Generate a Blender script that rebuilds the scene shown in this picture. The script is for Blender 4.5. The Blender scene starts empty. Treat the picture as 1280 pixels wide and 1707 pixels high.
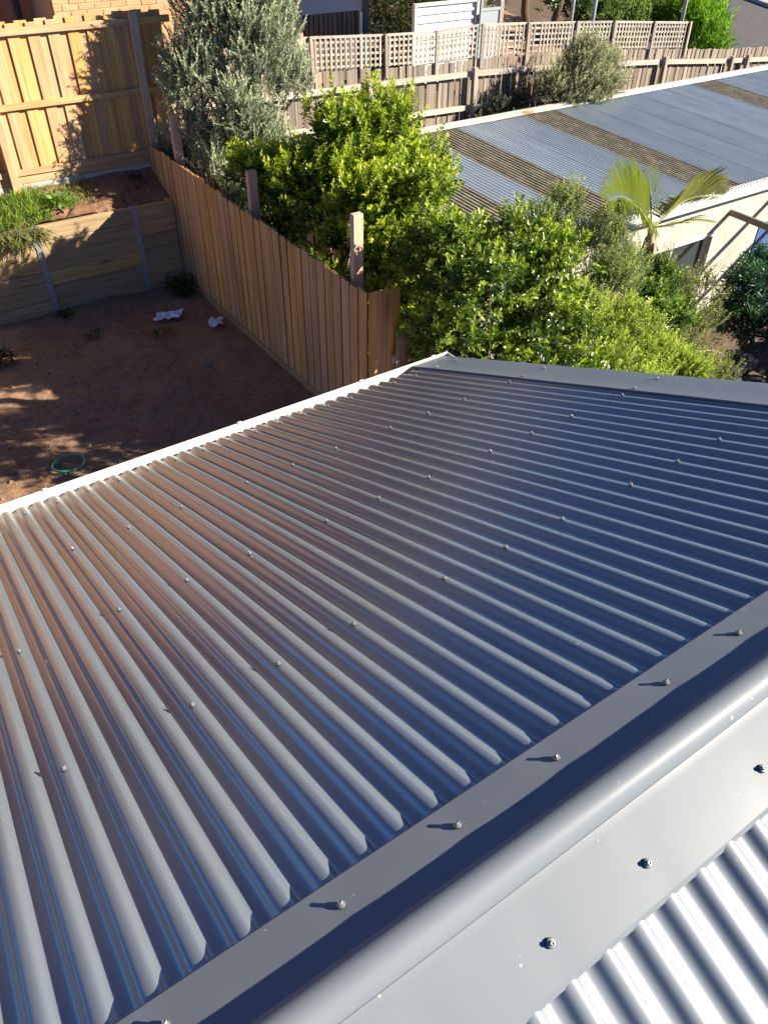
import bpy, bmesh, math, random
import numpy as np
from mathutils import Vector, Matrix, noise

random.seed(7)
SC = bpy.context.scene
COL = SC.collection
PI = math.pi

# ------------------------------------------------------------------ camera
cam_d = bpy.data.cameras.new("camera")
cam = bpy.data.objects.new("camera", cam_d)
COL.objects.link(cam)
cam_d.sensor_fit = 'VERTICAL'
cam_d.sensor_height = 36.0
cam_d.lens = 36.0 * 1286.4 / 1707.0
cam_d.clip_start = 0.05
cam_d.clip_end = 600
cam.matrix_world = Matrix((
    (0.8253752, 0.3616369, -0.4335603, -1.0179),
    (-0.5644195, 0.5470959, -0.6181559, -2.4976),
    (0.0136511, 0.7549205, 0.6556743, 2.1285),
    (0, 0, 0, 1)))
SC.camera = cam

# ------------------------------------------------------------------ sky, sun, exposure
SUN_TO = Vector((1.55, -1.263, 1.02)).normalized()      # towards the sun
SUN_EL = math.asin(SUN_TO.z)
SUN_ROT = math.atan2(SUN_TO.x, SUN_TO.y)
world = bpy.data.worlds.new("World")
SC.world = world
world.use_nodes = True
wn = world.node_tree.nodes
wl = world.node_tree.links
sky = wn.new('ShaderNodeTexSky')
sky.sky_type = 'NISHITA'
sky.sun_disc = False
sky.sun_elevation = SUN_EL
sky.sun_rotation = SUN_ROT
sky.air_density = 0.45
sky.dust_density = 0.0
sky.ozone_density = 9.0
bg = wn["Background"]
bg.inputs['Strength'].default_value = 0.064
wl.new(sky.outputs[0], bg.inputs['Color'])
sun_d = bpy.data.lights.new("sun", 'SUN')
sun_d.energy = 5.0
sun_d.angle = math.radians(0.5)
sun_d.color = (1.0, 0.895, 0.735)
sun = bpy.data.objects.new("sun", sun_d)
COL.objects.link(sun)
sun.rotation_euler = (-SUN_TO).to_track_quat('-Z', 'Y').to_euler()
SC.view_settings.view_transform = 'Standard'
SC.view_settings.look = 'None'
SC.view_settings.exposure = 1.5
SC.view_settings.gamma = 1.0
SC.view_settings.use_curve_mapping = False


# ------------------------------------------------------------------ material helpers
class NT:
    def __init__(self, name):
        self.m = bpy.data.materials.new(name)
        self.m.use_nodes = True
        self.t = self.m.node_tree
        self.b = self.t.nodes["Principled BSDF"]
        self.out = self.t.nodes["Material Output"]

    def n(self, kind, **kw):
        nd = self.t.nodes.new('ShaderNode' + kind)
        for k, v in kw.items():
            if k.startswith('i_'):
                nd.inputs[k[2:].replace('_', ' ')].default_value = v
            else:
                setattr(nd, k, v)
        return nd

    def l(self, a, b):
        self.t.links.new(a, b)

    def coords(self, scale=(1, 1, 1), kind='Object', jitter=True):
        tc = self.n('TexCoord')
        mp = self.n('Mapping')
        mp.inputs['Scale'].default_value = scale
        src = tc.outputs[kind]
        if jitter:
            oi = self.n('ObjectInfo')
            mu = self.n('Math', operation='MULTIPLY')
            mu.inputs[1].default_value = 37.0
            self.l(oi.outputs['Random'], mu.inputs[0])
            ad = self.n('VectorMath', operation='ADD')
            self.l(src, ad.inputs[0])
            self.l(mu.outputs[0], ad.inputs[1])
            src = ad.outputs[0]
        self.l(src, mp.inputs['Vector'])
        return mp.outputs[0]

    def noise(self, vec, scale, detail=4, rough=0.55):
        nd = self.n('TexNoise')
        nd.inputs['Scale'].default_value = scale
        nd.inputs['Detail'].default_value = detail
        nd.inputs['Roughness'].default_value = rough
        self.l(vec, nd.inputs['Vector'])
        return nd.outputs['Fac']

    def ramp(self, fac, stops, interp='LINEAR'):
        r = self.n('ValToRGB')
        r.color_ramp.interpolation = interp
        el = r.color_ramp.elements
        while len(el) < len(stops):
            el.new(0.5)
        for e, (p, c) in zip(el, stops):
            e.position = p
            e.color = (*c, 1) if len(c) == 3 else c
        self.l(fac, r.inputs[0])
        return r.outputs[0]

    def mix(self, a, b, fac, mode='MIX'):
        m = self.n('Mix', data_type='RGBA', blend_type=mode)
        for sock, v in ((m.inputs[6], a), (m.inputs[7], b), (m.inputs[0], fac)):
            if isinstance(v, (int, float)):
                sock.default_value = v
            elif isinstance(v, tuple):
                sock.default_value = (*v, 1)
            else:
                self.l(v, sock)
        return m.outputs[2]

    def rand(self, lo, hi):
        oi = self.n('ObjectInfo')
        mr = self.n('MapRange')
        mr.inputs[3].default_value = lo
        mr.inputs[4].default_value = hi
        self.l(oi.outputs['Random'], mr.inputs[0])
        return mr.outputs[0]

    def hsv(self, col, v=None, s=None):
        h = self.n('HueSaturation')
        self.l(col, h.inputs['Color'])
        for key, x in (('Value', v), ('Saturation', s)):
            if x is None:
                continue
            if isinstance(x, (int, float)):
                h.inputs[key].default_value = x
            else:
                self.l(x, h.inputs[key])
        return h.outputs[0]

    def bump(self, h, strength=0.3, dist=0.01):
        b = self.n('Bump')
        b.inputs['Strength'].default_value = strength
        b.inputs['Distance'].default_value = dist
        self.l(h, b.inputs['Height'])
        self.l(b.outputs[0], self.b.inputs['Normal'])

    def color(self, c):
        if isinstance(c, tuple):
            self.b.inputs['Base Color'].default_value = (*c, 1)
        else:
            self.l(c, self.b.inputs['Base Color'])

    def set(self, rough=0.6, spec=0.5, metal=0.0):
        if isinstance(rough, (int, float)):
            self.b.inputs['Roughness'].default_value = rough
        else:
            self.l(rough, self.b.inputs['Roughness'])
        self.b.inputs['Specular IOR Level'].default_value = spec
        self.b.inputs['Metallic'].default_value = metal


def mat_painted_steel(name, col, rough=0.3, specks=0.5, spec=0.6, dust=0.25, coat=0.0):
    k = NT(name)
    k.b.inputs['Coat Weight'].default_value = coat
    k.b.inputs['Coat IOR'].default_value = 1.85
    k.b.inputs['Coat Roughness'].default_value = 0.22
    v = k.coords((1, 1, 1), jitter=False)
    big = k.noise(v, 2.2, 5)
    fine = k.noise(v, 60, 3)
    c = k.mix(col, tuple(x * 1.35 + 0.02 for x in col), k.ramp(big, [(0.4, (0, 0, 0)), (0.75, (dust,) * 3)]))
    # small pale droppings and dust specks
    vo = k.n('TexVoronoi', feature='F1')
    vo.inputs['Scale'].default_value = 9
    k.l(v, vo.inputs['Vector'])
    sp = k.ramp(vo.outputs['Distance'], [(0.022, (1, 1, 1)), (0.04, (0, 0, 0))])
    wn_ = k.n('TexWhiteNoise')
    k.l(vo.outputs['Position'], wn_.inputs['Vector'])
    keep = k.ramp(wn_.outputs['Value'], [(1 - 0.55 * specks, (0, 0, 0)), (1 - 0.55 * specks + 0.02, (1, 1, 1))])
    sp = k.mix(sp, keep, 1.0, 'MULTIPLY')
    c = k.mix(c, (0.55, 0.53, 0.47), sp)
    vo2 = k.n('TexVoronoi', feature='F1')
    vo2.inputs['Scale'].default_value = 34
    k.l(v, vo2.inputs['Vector'])
    sp2 = k.ramp(vo2.outputs['Distance'], [(0.05, (1, 1, 1)), (0.09, (0, 0, 0))])
    wn2 = k.n('TexWhiteNoise')
    k.l(vo2.outputs['Position'], wn2.inputs['Vector'])
    sp2 = k.mix(sp2, k.ramp(wn2.outputs['Value'], [(0.90, (0, 0, 0)), (0.92, (0.6,) * 3)]), 1.0, 'MULTIPLY')
    c = k.mix(c, (0.5, 0.48, 0.42), sp2)
    sc = k.noise(k.coords((38, 16, 16), jitter=False), 1.0, 5, 0.75)
    ar = k.noise(k.coords((1.6, 1.6, 1.6), jitter=False), 1.0, 2)
    sc = k.mix(k.ramp(sc, [(0.63, (0, 0, 0)), (0.72, (0.55,) * 3)]), k.ramp(ar, [(0.5, (0, 0, 0)), (0.6, (1, 1, 1))]), 1.0, 'MULTIPLY')
    c = k.mix(c, (0.42, 0.42, 0.40), sc)
    sm = k.noise(k.coords((9, 1.3, 9), jitter=False), 1.0, 6, 0.7)
    c = k.mix(c, (0.36, 0.35, 0.31), k.ramp(sm, [(0.58, (0, 0, 0)), (0.82, (0.14,) * 3)]))
    k.color(c)
    r = k.ramp(big, [(0.3, (rough * 0.85,) * 3), (0.8, (rough * 1.25,) * 3)])
    k.set(r, spec)
    return k.m


def mat_timber(name, c_dark, c_light, along='Z', grain=1.0, vary=(0.8, 1.2), rough=0.75, knots=True, stain=None, smear=None):
    k = NT(name)
    s = {'X': (1.2, 26, 26), 'Y': (26, 1.2, 26), 'Z': (26, 26, 1.2)}[along]
    v = k.coords(s)
    g = k.noise(v, 1.0, 6, 0.6)
    c = k.ramp(g, [(0.3, c_dark), (0.7, c_light)])
    s2 = {'X': (1.0, 5, 5), 'Y': (5, 1.0, 5), 'Z': (5, 5, 1.0)}[along]
    v2 = k.coords(s2)
    if knots:
        vo = k.n('TexVoronoi', feature='F1')
        vo.inputs['Scale'].default_value = 1.1
        k.l(v2, vo.inputs['Vector'])
        kn = k.ramp(vo.outputs['Distance'], [(0.04, (1, 1, 1)), (0.16, (0, 0, 0))])
        c = k.mix(c, tuple(x * 0.35 for x in c_dark), kn)
    if stain:
        n2 = k.noise(v2, 0.9, 4)
        c = k.mix(c, stain, k.ramp(n2, [(0.45, (0, 0, 0)), (0.72, (0.75,) * 3)]))
    if smear:
        v3 = k.coords({'X': (3.5, 9, 9), 'Y': (9, 3.5, 9), 'Z': (9, 9, 3.5)}[along])
        n3 = k.noise(v3, 1.0, 6, 0.7)
        c = k.mix(c, smear, k.ramp(n3, [(0.6, (0, 0, 0)), (0.74, (0.7,) * 3)]))
    c = k.hsv(c, k.rand(*vary), k.rand(0.85, 1.1))
    k.color(c)
    k.set(rough, 0.25)
    k.bump(g, 0.35, 0.004)
    return k.m


def mat_simple(name, col, rough=0.6, spec=0.4, metal=0.0, var=0.25, scale=6, bump=0.0, vary=None):
    k = NT(name)
    v = k.coords((1, 1, 1))
    n = k.noise(v, scale, 5)
    c = k.mix(tuple(x * (1 - var) for x in col), tuple(min(1, x * (1 + var)) for x in col), n)
    if vary:
        c = k.hsv(c, k.rand(*vary))
    k.color(c)
    k.set(rough, spec, metal)
    if bump:
        k.bump(k.noise(v, scale * 4, 5), bump, 0.02)
    return k.m


def mat_leaf(name, rough=0.4, spec=0.5, trans=0.35):
    k = NT(name)
    at = k.n('Attribute')
    at.attribute_name = 'col'
    k.l(at.outputs['Color'], k.b.inputs['Base Color'])
    k.set(rough, spec)
    tr = k.n('BsdfTranslucent')
    tc = k.mix(at.outputs['Color'], (1.0, 0.95, 0.25), 0.35, 'MULTIPLY')
    tc2 = k.n('Mix', data_type='RGBA', blend_type='ADD')
    tc2.inputs[0].default_value = 0.8
    k.l(tc, tc2.inputs[6])
    k.l(at.outputs['Color'], tc2.inputs[7])
    k.l(tc2.outputs[2], tr.inputs['Color'])
    mx = k.n('MixShader')
    mx.inputs[0].default_value = trans
    k.l(k.b.outputs[0], mx.inputs[1])
    k.l(tr.outputs[0], mx.inputs[2])
    k.l(mx.outputs[0], k.out.inputs['Surface'])
    return k.m


def mat_soil(name, dark, light, pale):
    k = NT(name)
    tc = k.n('TexCoord')
    v = tc.outputs['Object']
    n1 = k.noise(v, 1.3, 8, 0.6)
    n2 = k.noise(v, 14, 8, 0.7)
    n3 = k.noise(v, 60, 4, 0.7)
    c = k.mix(dark, light, k.ramp(n2, [(0.35, (0, 0, 0)), (0.65, (1, 1, 1))]))
    c = k.mix(c, pale, k.ramp(n1, [(0.5, (0, 0, 0)), (0.75, (0.6,) * 3)]))
    c = k.mix(c, tuple(x * 0.5 for x in dark), k.ramp(n3, [(0.3, (0.7,) * 3), (0.48, (0, 0, 0))]))
    k.color(c)
    k.set(0.95, 0.1)
    h = k.mix(n2, n3, 0.5)
    k.bump(h, 0.8, 0.03)
    return k.m


M = {}
M['roof'] = mat_painted_steel('roof_paint', (0.15, 0.178, 0.208), 0.6, 0.4, 0.25, 0.08, 1.0)
M['cap'] = mat_painted_steel('flashing_paint', (0.155, 0.178, 0.203), 0.5, 0.2, 0.25, 0.1, 0.06)
M['gutter'] = mat_simple('cream_gutter', (0.74, 0.71, 0.62), 0.35, 0.5, 0, 0.05, 3)
M['washer'] = mat_simple('screw_steel', (0.30, 0.31, 0.32), 0.4, 0.5, 0.5, 0.2, 40)
M['rubber'] = mat_simple('screw_rubber', (0.03, 0.03, 0.03), 0.7)
M['pine'] = mat_timber('new_pine', (0.42, 0.235, 0.095), (0.71, 0.435, 0.195), 'Z', vary=(0.9, 1.1), stain=(0.30, 0.17, 0.075))
M['pine_gap_shade'] = mat_timber('pine_edge_shade', (0.075, 0.04, 0.02), (0.15, 0.085, 0.04), 'Z', knots=False)  # dark edge colour paints in the shadow lines between palings
M['pine_x'] = mat_timber('new_pine_rail', (0.36, 0.21, 0.09), (0.6, 0.4, 0.2), 'X', vary=(0.85, 1.1))
M['pine_y'] = mat_timber('pine_plinth', (0.27, 0.16, 0.075), (0.45, 0.3, 0.15), 'Y', vary=(0.85, 1.1))
M['post_pink'] = mat_timber('hardwood_post', (0.48, 0.31, 0.22), (0.66, 0.46, 0.34), 'Z', vary=(0.9, 1.1), knots=False)
M['sleeper'] = mat_timber('treated_sleeper', (0.31, 0.205, 0.095), (0.56, 0.40, 0.19), 'X', vary=(0.75, 1.15), stain=(0.36, 0.29, 0.15), smear=(0.5, 0.42, 0.3))
M['grey_wood'] = mat_timber('weathered_grey_wood', (0.12, 0.095, 0.075), (0.4, 0.335, 0.27), 'Z', vary=(0.75, 1.2), stain=(0.11, 0.075, 0.05), knots=False)
M['grey_rail'] = mat_timber('weathered_rail', (0.35, 0.31, 0.25), (0.57, 0.51, 0.42), 'X', vary=(0.85, 1.1), knots=False)
M['grey_post'] = mat_timber('weathered_post', (0.22, 0.18, 0.15), (0.42, 0.36, 0.3), 'Z', vary=(0.8, 1.1), knots=False)
M['lattice'] = mat_timber('lattice_wood', (0.28, 0.24, 0.2), (0.5, 0.445, 0.38), 'Z', vary=(0.75, 1.15), knots=False)
M['galv'] = mat_simple('galvanised_steel', (0.36, 0.38, 0.41), 0.45, 0.5, 0.5, 0.2, 12)
M['soil'] = mat_soil('red_soil', (0.215, 0.13, 0.083), (0.35, 0.218, 0.138), (0.45, 0.305, 0.2))
M['terr'] = mat_soil('terrace_soil', (0.16, 0.088, 0.058), (0.29, 0.17, 0.105), (0.40, 0.25, 0.16))
M['ground'] = mat_soil('garden_ground', (0.10, 0.07, 0.045), (0.2, 0.15, 0.1), (0.26, 0.2, 0.13))
M['asphalt'] = mat_simple('asphalt', (0.115, 0.108, 0.104), 0.85, 0.2, 0, 0.3, 3, 0.3)
M['concrete'] = mat_simple('concrete', (0.42, 0.4, 0.37), 0.85, 0.2, 0, 0.15, 5, 0.2)
M['brick'] = mat_simple('orange_brick', (0.54, 0.305, 0.16), 0.85, 0.2, 0, 0.18, 18, 0.2, vary=(0.86, 1.12))
M['mortar'] = mat_simple('mortar', (0.55, 0.42, 0.29), 0.9, 0.1, 0, 0.1, 20)
M['tile'] = mat_simple('roof_tile', (0.175, 0.165, 0.14), 0.7, 0.3, 0, 0.2, 5)
M['dark'] = mat_simple('dark_paint', (0.05, 0.055, 0.065), 0.5, 0.4)
M['cladding'] = mat_simple('grey_cladding', (0.40, 0.40, 0.44), 0.5, 0.4, 0, 0.06, 3)
M['batten'] = mat_timber('dark_batten', (0.09, 0.07, 0.055), (0.2, 0.16, 0.125), 'Z', knots=False)
M['white_steel'] = mat_simple('white_steel', (0.60, 0.60, 0.57), 0.4, 0.4, 0, 0.04, 3)
M['gate'] = mat_simple('grey_gate', (0.3, 0.34, 0.36), 0.5, 0.4, 0, 0.06, 3)
M['glass'] = mat_simple('window_glass', (0.03, 0.045, 0.05), 0.08, 0.8, 0, 0.2, 2)
M['frame'] = mat_simple('white_frame', (0.7, 0.69, 0.66), 0.5)
M['bark'] = mat_simple('bark', (0.11, 0.075, 0.05), 0.9, 0.1, 0, 0.4, 25, 0.5)
M['greybark'] = mat_simple('grey_bark', (0.24, 0.2, 0.16), 0.9, 0.1, 0, 0.3, 25, 0.5)
M['stone'] = mat_simple('basalt_stone', (0.05, 0.048, 0.047), 0.9, 0.2, 0, 0.4, 9, 0.5, vary=(0.6, 1.5))
M['palestone'] = mat_simple('pale_stone', (0.36, 0.29, 0.22), 0.9, 0.2, 0, 0.3, 12, 0.4, vary=(0.6, 1.3))
M['plastic'] = mat_simple('white_plastic', (0.72, 0.75, 0.84), 0.4, 0.5, 0, 0.06, 10)
M['hose'] = mat_simple('green_hose', (0.03, 0.34, 0.2), 0.35, 0.5, 0, 0.12, 10)
M['tarp'] = mat_simple('blue_sheet', (0.05, 0.11, 0.24), 0.5, 0.4, 0, 0.15, 3)
M['leaf_gloss'] = mat_leaf('glossy_leaf', 0.32, 0.55, 0.38)
M['leaf_soft'] = mat_leaf('soft_leaf', 0.55, 0.3, 0.4)
M['leaf_grey'] = mat_leaf('grey_leaf', 0.6, 0.3, 0.25)
M['litter'] = mat_simple('leaf_litter', (0.3, 0.2, 0.12), 0.9, 0.1, 0, 0.5, 8, 0.6)


def mat_render_wall():
    k = NT('cream_render')
    v = k.coords((1, 1, 1), jitter=False)
    n = k.noise(v, 1.6, 7, 0.6)
    c = k.ramp(n, [(0.3, (0.38, 0.36, 0.30)), (0.5, (0.47, 0.45, 0.39)), (0.75, (0.53, 0.51, 0.46))])
    st = k.noise(k.coords((6, 6, 1), jitter=False), 2.5, 5)
    c = k.mix(c, (0.36, 0.32, 0.22), k.ramp(st, [(0.55, (0, 0, 0)), (0.8, (0.45,) * 3)]))
    k.color(c)
    k.set(0.9, 0.1)
    k.bump(k.noise(v, 40, 5), 0.2, 0.01)
    return k.m


def mat_old_sheet(name, translucent=False):
    k = NT(name)
    v = k.coords((1, 1, 1), jitter=False)
    if translucent:
        n = k.noise(k.coords((5, 3.0, 5), jitter=False), 1.2, 8, 0.72)
        n2 = k.noise(k.coords((26, 14, 26), jitter=False), 1.0, 5, 0.7)
        c = k.ramp(n, [(0.36, (0.035, 0.03, 0.022)), (0.5, (0.2, 0.175, 0.125)), (0.64, (0.46, 0.42, 0.31))])
        c = k.mix(c, (0.03, 0.028, 0.02), k.ramp(n2, [(0.36, (0.85,) * 3), (0.5, (0, 0, 0))]))
        tc = k.n('TexCoord')
        sx = k.n('SeparateXYZ')
        k.l(tc.outputs['Object'], sx.inputs[0])
        m1 = k.n('Math', operation='SUBTRACT')
        m1.inputs[1].default_value = 7.24
        k.l(sx.outputs[0], m1.inputs[0])
        m2 = k.n('Math', operation='MULTIPLY')
        m2.inputs[1].default_value = 2 * PI / 0.0762
        k.l(m1.outputs[0], m2.inputs[0])
        m3 = k.n('Math', operation='COSINE')
        k.l(m2.outputs[0], m3.inputs[0])
        # paler along the crests, darker along the troughs
        c = k.mix(c, (0.40, 0.37, 0.29), k.ramp(m3.outputs[0], [(0.45, (0, 0, 0)), (0.9, (0.6,) * 3)]))
        c = k.mix((0.05, 0.043, 0.032), c, k.ramp(m3.outputs[0], [(0.0, (0.15,) * 3), (0.55, (1, 1, 1))]))
        k.color(c)
        k.set(0.8, 0.2)
    else:
        n = k.noise(k.coords((3, 0.6, 3), jitter=False), 1.5, 6)
        c = k.ramp(n, [(0.3, (0.26, 0.325, 0.385)), (0.7, (0.36, 0.425, 0.48))])
        c = k.hsv(c, k.rand(0.9, 1.1))
        k.color(c)
        k.set(0.3, 1.0, 0.0)
        k.b.inputs['Coat Weight'].default_value = 0.7
        k.b.inputs['Coat IOR'].default_value = 1.7
        k.b.inputs['Coat Roughness'].default_value = 0.2
    return k.m


M['render'] = mat_render_wall()
M['zinc'] = mat_old_sheet('zinc_sheet')
M['fibro'] = mat_old_sheet('grubby_translucent_sheet', True)


def mat_rusty():
    k = NT('rusty_flashing')
    v = k.coords((1, 1, 1), jitter=False)
    n = k.noise(v, 1.6, 6, 0.65)
    c = k.ramp(n, [(0.45, (0.58, 0.57, 0.53)), (0.62, (0.5, 0.46, 0.4)), (0.7, (0.36, 0.2, 0.1))])
    k.color(c)
    k.set(0.5, 0.4)
    return k.m


M['rusty'] = mat_rusty()


# ------------------------------------------------------------------ geometry helpers
def mesh(name, V, F, mats, smooth=False, mat_idx=None):
    me = bpy.data.meshes.new(name)
    me.from_pydata([tuple(v) for v in V], [], F)
    if not isinstance(mats, (list, tuple)):
        mats = [mats]
    for m in mats:
        me.materials.append(m)
    if mat_idx is not None:
        me.polygons.foreach_set('material_index', mat_idx)
    if smooth:
        me.polygons.foreach_set('use_smooth', [True] * len(me.polygons))
    me.update()
    return me


def link(name, me, parent=None, mw=None):
    o = bpy.data.objects.new(name, me)
    COL.objects.link(o)
    if parent is not None:
        o.parent = parent
        base = WORLD_OF.get(parent.name, Matrix.Identity(4))
        o.matrix_parent_inverse = base.inverted()
    if mw is not None:
        o.matrix_basis = mw
        WORLD_OF[o.name] = mw
    else:
        WORLD_OF[o.name] = Matrix.Identity(4)
    return o


WORLD_OF = {}


def obj(name, V, F, mats, parent=None, smooth=False, mat_idx=None, loc=None):
    if loc is not None:
        loc = Vector(loc)
        V = [Vector(v) - loc for v in V]
    me = mesh(name, V, F, mats, smooth, mat_idx)
    return link(name, me, parent, Matrix.Translation(loc) if loc is not None else None)


def thing(name, label, cat, loc=(0, 0, 0), group=None):
    o = bpy.data.objects.new(name, None)
    COL.objects.link(o)
    o.empty_display_size = 0.2
    o.location = loc
    WORLD_OF[o.name] = Matrix.Translation(Vector(loc))
    o['label'] = label
    o['category'] = cat
    if group:
        o['group'] = group
    return o


def tag(o, label, cat, group=None):
    o['label'] = label
    o['category'] = cat
    if group:
        o['group'] = group
    return o


BOXF = [(0, 1, 3, 2), (4, 6, 7, 5), (0, 4, 5, 1), (2, 3, 7, 6), (0, 2, 6, 4), (1, 5, 7, 3)]


def box_vf(x0, x1, y0, y1, z0, z1):
    V = [Vector((x, y, z)) for x in (x0, x1) for y in (y0, y1) for z in (z0, z1)]
    return V, BOXF


def bev_box(sx, sy, sz, b=0.004):
    """box centred in x,y with base at z=0, chamfered vertical-ish edges"""
    bm = bmesh.new()
    bmesh.ops.create_cube(bm, size=1.0)
    for v in bm.verts:
        v.co = Vector((v.co.x * sx, v.co.y * sy, (v.co.z + 0.5) * sz))
    bmesh.ops.bevel(bm, geom=list(bm.edges), offset=b, segments=1, affect='EDGES')
    V = [v.co.copy() for v in bm.verts]
    bm.verts.index_update()
    F = [tuple(v.index for v in f.verts) for f in bm.faces]
    bm.free()
    return V, F


def sweep(profile, path_fn, t_list, closed=False):
    """profile: list of (u,v); path_fn(t,u,v)->Vector"""
    V, F = [], []
    n = len(profile)
    for t in t_list:
        for (u, v) in profile:
            V.append(path_fn(t, u, v))
    m = n if closed else n - 1
    for i in range(len(t_list) - 1):
        for j in range(m):
            a = i * n + j
            b = i * n + (j + 1) % n
            F.append((a, b, b + n, a + n))
    if closed:
        F.append(tuple(range(n))[::-1])
        F.append(tuple(range((len(t_list) - 1) * n, len(t_list) * n)))
    return V, F


def tube(pts, radii, sides=6, cap=True):
    pts = [Vector(p) for p in pts]
    V, F = [], []
    up = Vector((0.13, 0.27, 1)).normalized()
    for i, p in enumerate(pts):
        d = (pts[min(i + 1, len(pts) - 1)] - pts[max(i - 1, 0)]).normalized()
        a = d.cross(up)
        if a.length < 1e-3:
            a = d.cross(Vector((1, 0, 0)))
        a.normalize()
        b = d.cross(a)
        for s in range(sides):
            an = 2 * PI * s / sides
            V.append(p + (a * math.cos(an) + b * math.sin(an)) * radii[i])
    for i in range(len(pts) - 1):
        for s in range(sides):
            q = (s + 1) % sides
            F.append((i * sides + s, i * sides + q, (i + 1) * sides + q, (i + 1) * sides + s))
    if cap:
        F.append(tuple(range(sides))[::-1])
        F.append(tuple(range((len(pts) - 1) * sides, len(pts) * sides)))
    return V, F


class Acc:
    def __init__(self):
        self.V, self.F, self.MI = [], [], []

    def add(self, vf, mi=0):
        o = len(self.V)
        self.V += list(vf[0])
        self.F += [tuple(i + o for i in f) for f in vf[1]]
        self.MI += [mi] * len(vf[1])


# ------------------------------------------------------------------ ground, yard, terrace, road
def gz(x, y):
    """height of the land outside the yard"""
    front = -3.95
    back = -2.75
    t = min(1, max(0, (y - 7.6) / 1.2))
    z = front + (back - front) * t * t * (3 - 2 * t)
    far = min(1, max(0, (math.hypot(x - 6, y - 6) - 9) / 14))
    z = z * (1 - far) + (-3.5) * far
    if x < 3.2 and y > 7:
        z = min(z, -2.95)
    if x < 2.9:
        z = min(z, -3.2)
    return z


def make_ground():
    xs = np.concatenate([np.linspace(-160, -12, 18), np.arange(-11, 40, 0.5), np.linspace(41, 200, 18)])
    ys = np.concatenate([np.linspace(-120, -12, 14), np.arange(-11, 36, 0.5), np.linspace(37, 240, 20)])
    V = [Vector((x, y, gz(x, y) + 0.03 * noise.noise((x * .9, y * .9, 0)))) for y in ys for x in xs]
    n = len(xs)
    F = [(j * n + i, j * n + i + 1, (j + 1) * n + i + 1, (j + 1) * n + i)
         for j in range(len(ys) - 1) for i in range(n - 1)]
    o = obj('ground', V, F, M['ground'], smooth=True)
    o['kind'] = 'structure'


make_ground()


def soil_patch(name, x0, x1, y0, y1, step, zf, mat):
    xs = np.arange(x0, x1 + 1e-6, step)
    ys = np.arange(y0, y1 + 1e-6, step)
    n = len(xs)
    V = [(x, y, zf(x, y)) for y in ys for x in xs]
    F = [(j * n + i, j * n + i + 1, (j + 1) * n + i + 1, (j + 1) * n + i)
         for j in range(len(ys) - 1) for i in range(n - 1)]
    o = obj(name, V, F, mat, smooth=True)
    o['kind'] = 'structure'
    return o


def yard_z(x, y):
    z = -2.9
    z += 0.035 * noise.noise((x * 1.1, y * 1.1, 3.1))
    z += 0.028 * noise.noise((x * 4.3, y * 4.3, 1.7))
    c = noise.noise((x * 12, y * 12, 5.2))
    z += 0.014 * max(0, c)
    z += 0.006 * noise.noise((x * 31, y * 31, 2.2))
    z += 0.05 * max(0, (y - 7.5)) * (1 - max(0, min(1, (x - 1.5))))
    return z


def terr_z(x, y):
    z = -1.70 + 0.42 * max(0, min(y, 9.0) - 8.36)
    z += 0.05 * noise.noise((x * 1.6, y * 1.6, 9.1)) + 0.03 * max(0, noise.noise((x * 6, y * 6, 4.1)))
    z += 0.012 * noise.noise((x * 22, y * 22, 1.2))
    crack = abs(noise.noise((x * 2.1, y * 3.1, 7.7)))
    if crack < 0.06:
        z -= 0.05 * (1 - crack / 0.06)
    return z


soil_patch('yard', -3.2, 2.86, 0.9, 8.26, 0.035, yard_z, M['soil'])
soil_patch('terrace', -1.2, 2.835, 8.315, 9.05, 0.03, terr_z, M['terr'])

# road with far kerb and pavement
RD = Vector((0.50, 0.866, 0)).normalized()
RN = Vector((RD.y, -RD.x, 0))
KP = Vector((38.2, 23.4, -3.5))


def strip(name, d0, d1, z, mat, l0=-60, l1=120, h=None):
    pts = []
    nseg = 30
    V, F = [], []
    for i in range(nseg + 1):
        t = l0 + (l1 - l0) * i / nseg
        a = KP + RD * t + RN * d0
        b = KP + RD * t + RN * d1
        V += [Vector((a.x, a.y, z)), Vector((b.x, b.y, z))]
        if h:
            V += [Vector((b.x, b.y, z - h)), Vector((a.x, a.y, z - h))]
    k = 4 if h else 2
    for i in range(nseg):
        for j in range(k if h else 1):
            a = i * k + j
            b = i * k + (j + 1) % k
            F.append((a, b, b + k, a + k))
    o = obj(name, V, F, mat)
    o['kind'] = 'structure'
    return o


strip('road', -9.0, 0.0, -3.42, M['asphalt'])
strip('kerb', 0.0, 0.18, -3.28, M['concrete'], h=0.3)
strip('pavement', 0.18, 1.7, -3.284, M['concrete'], h=0.2)

# ------------------------------------------------------------------ our building with the big steel roof
TH = math.radians(22.5)
PITCH = 0.0762
EB = Vector((0, -math.cos(TH), math.sin(TH)))     # up the near slope
NU = Vector((0, math.sin(TH), math.cos(TH)))      # its outward normal
RB = 2.332                                        # ridge distance
AP = EB * RB
ED = Vector((0, -math.cos(TH), -math.sin(TH)))    # down the other slope
ND = Vector((0, -math.sin(TH), math.cos(TH)))


def RL(a, b, h=0.0):
    return Vector((a, 0, 0)) + EB * b + NU * h


def RR(a, s, h=0.0):
    return Vector((a, 0, 0)) + AP + ED * s + ND * h


bld = thing('outbuilding', 'low building in the foreground under a dark grey corrugated steel gable roof', 'building', (-1.0, -1.5, -2.9))
KMIN, KMAX = -54, 23


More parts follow.
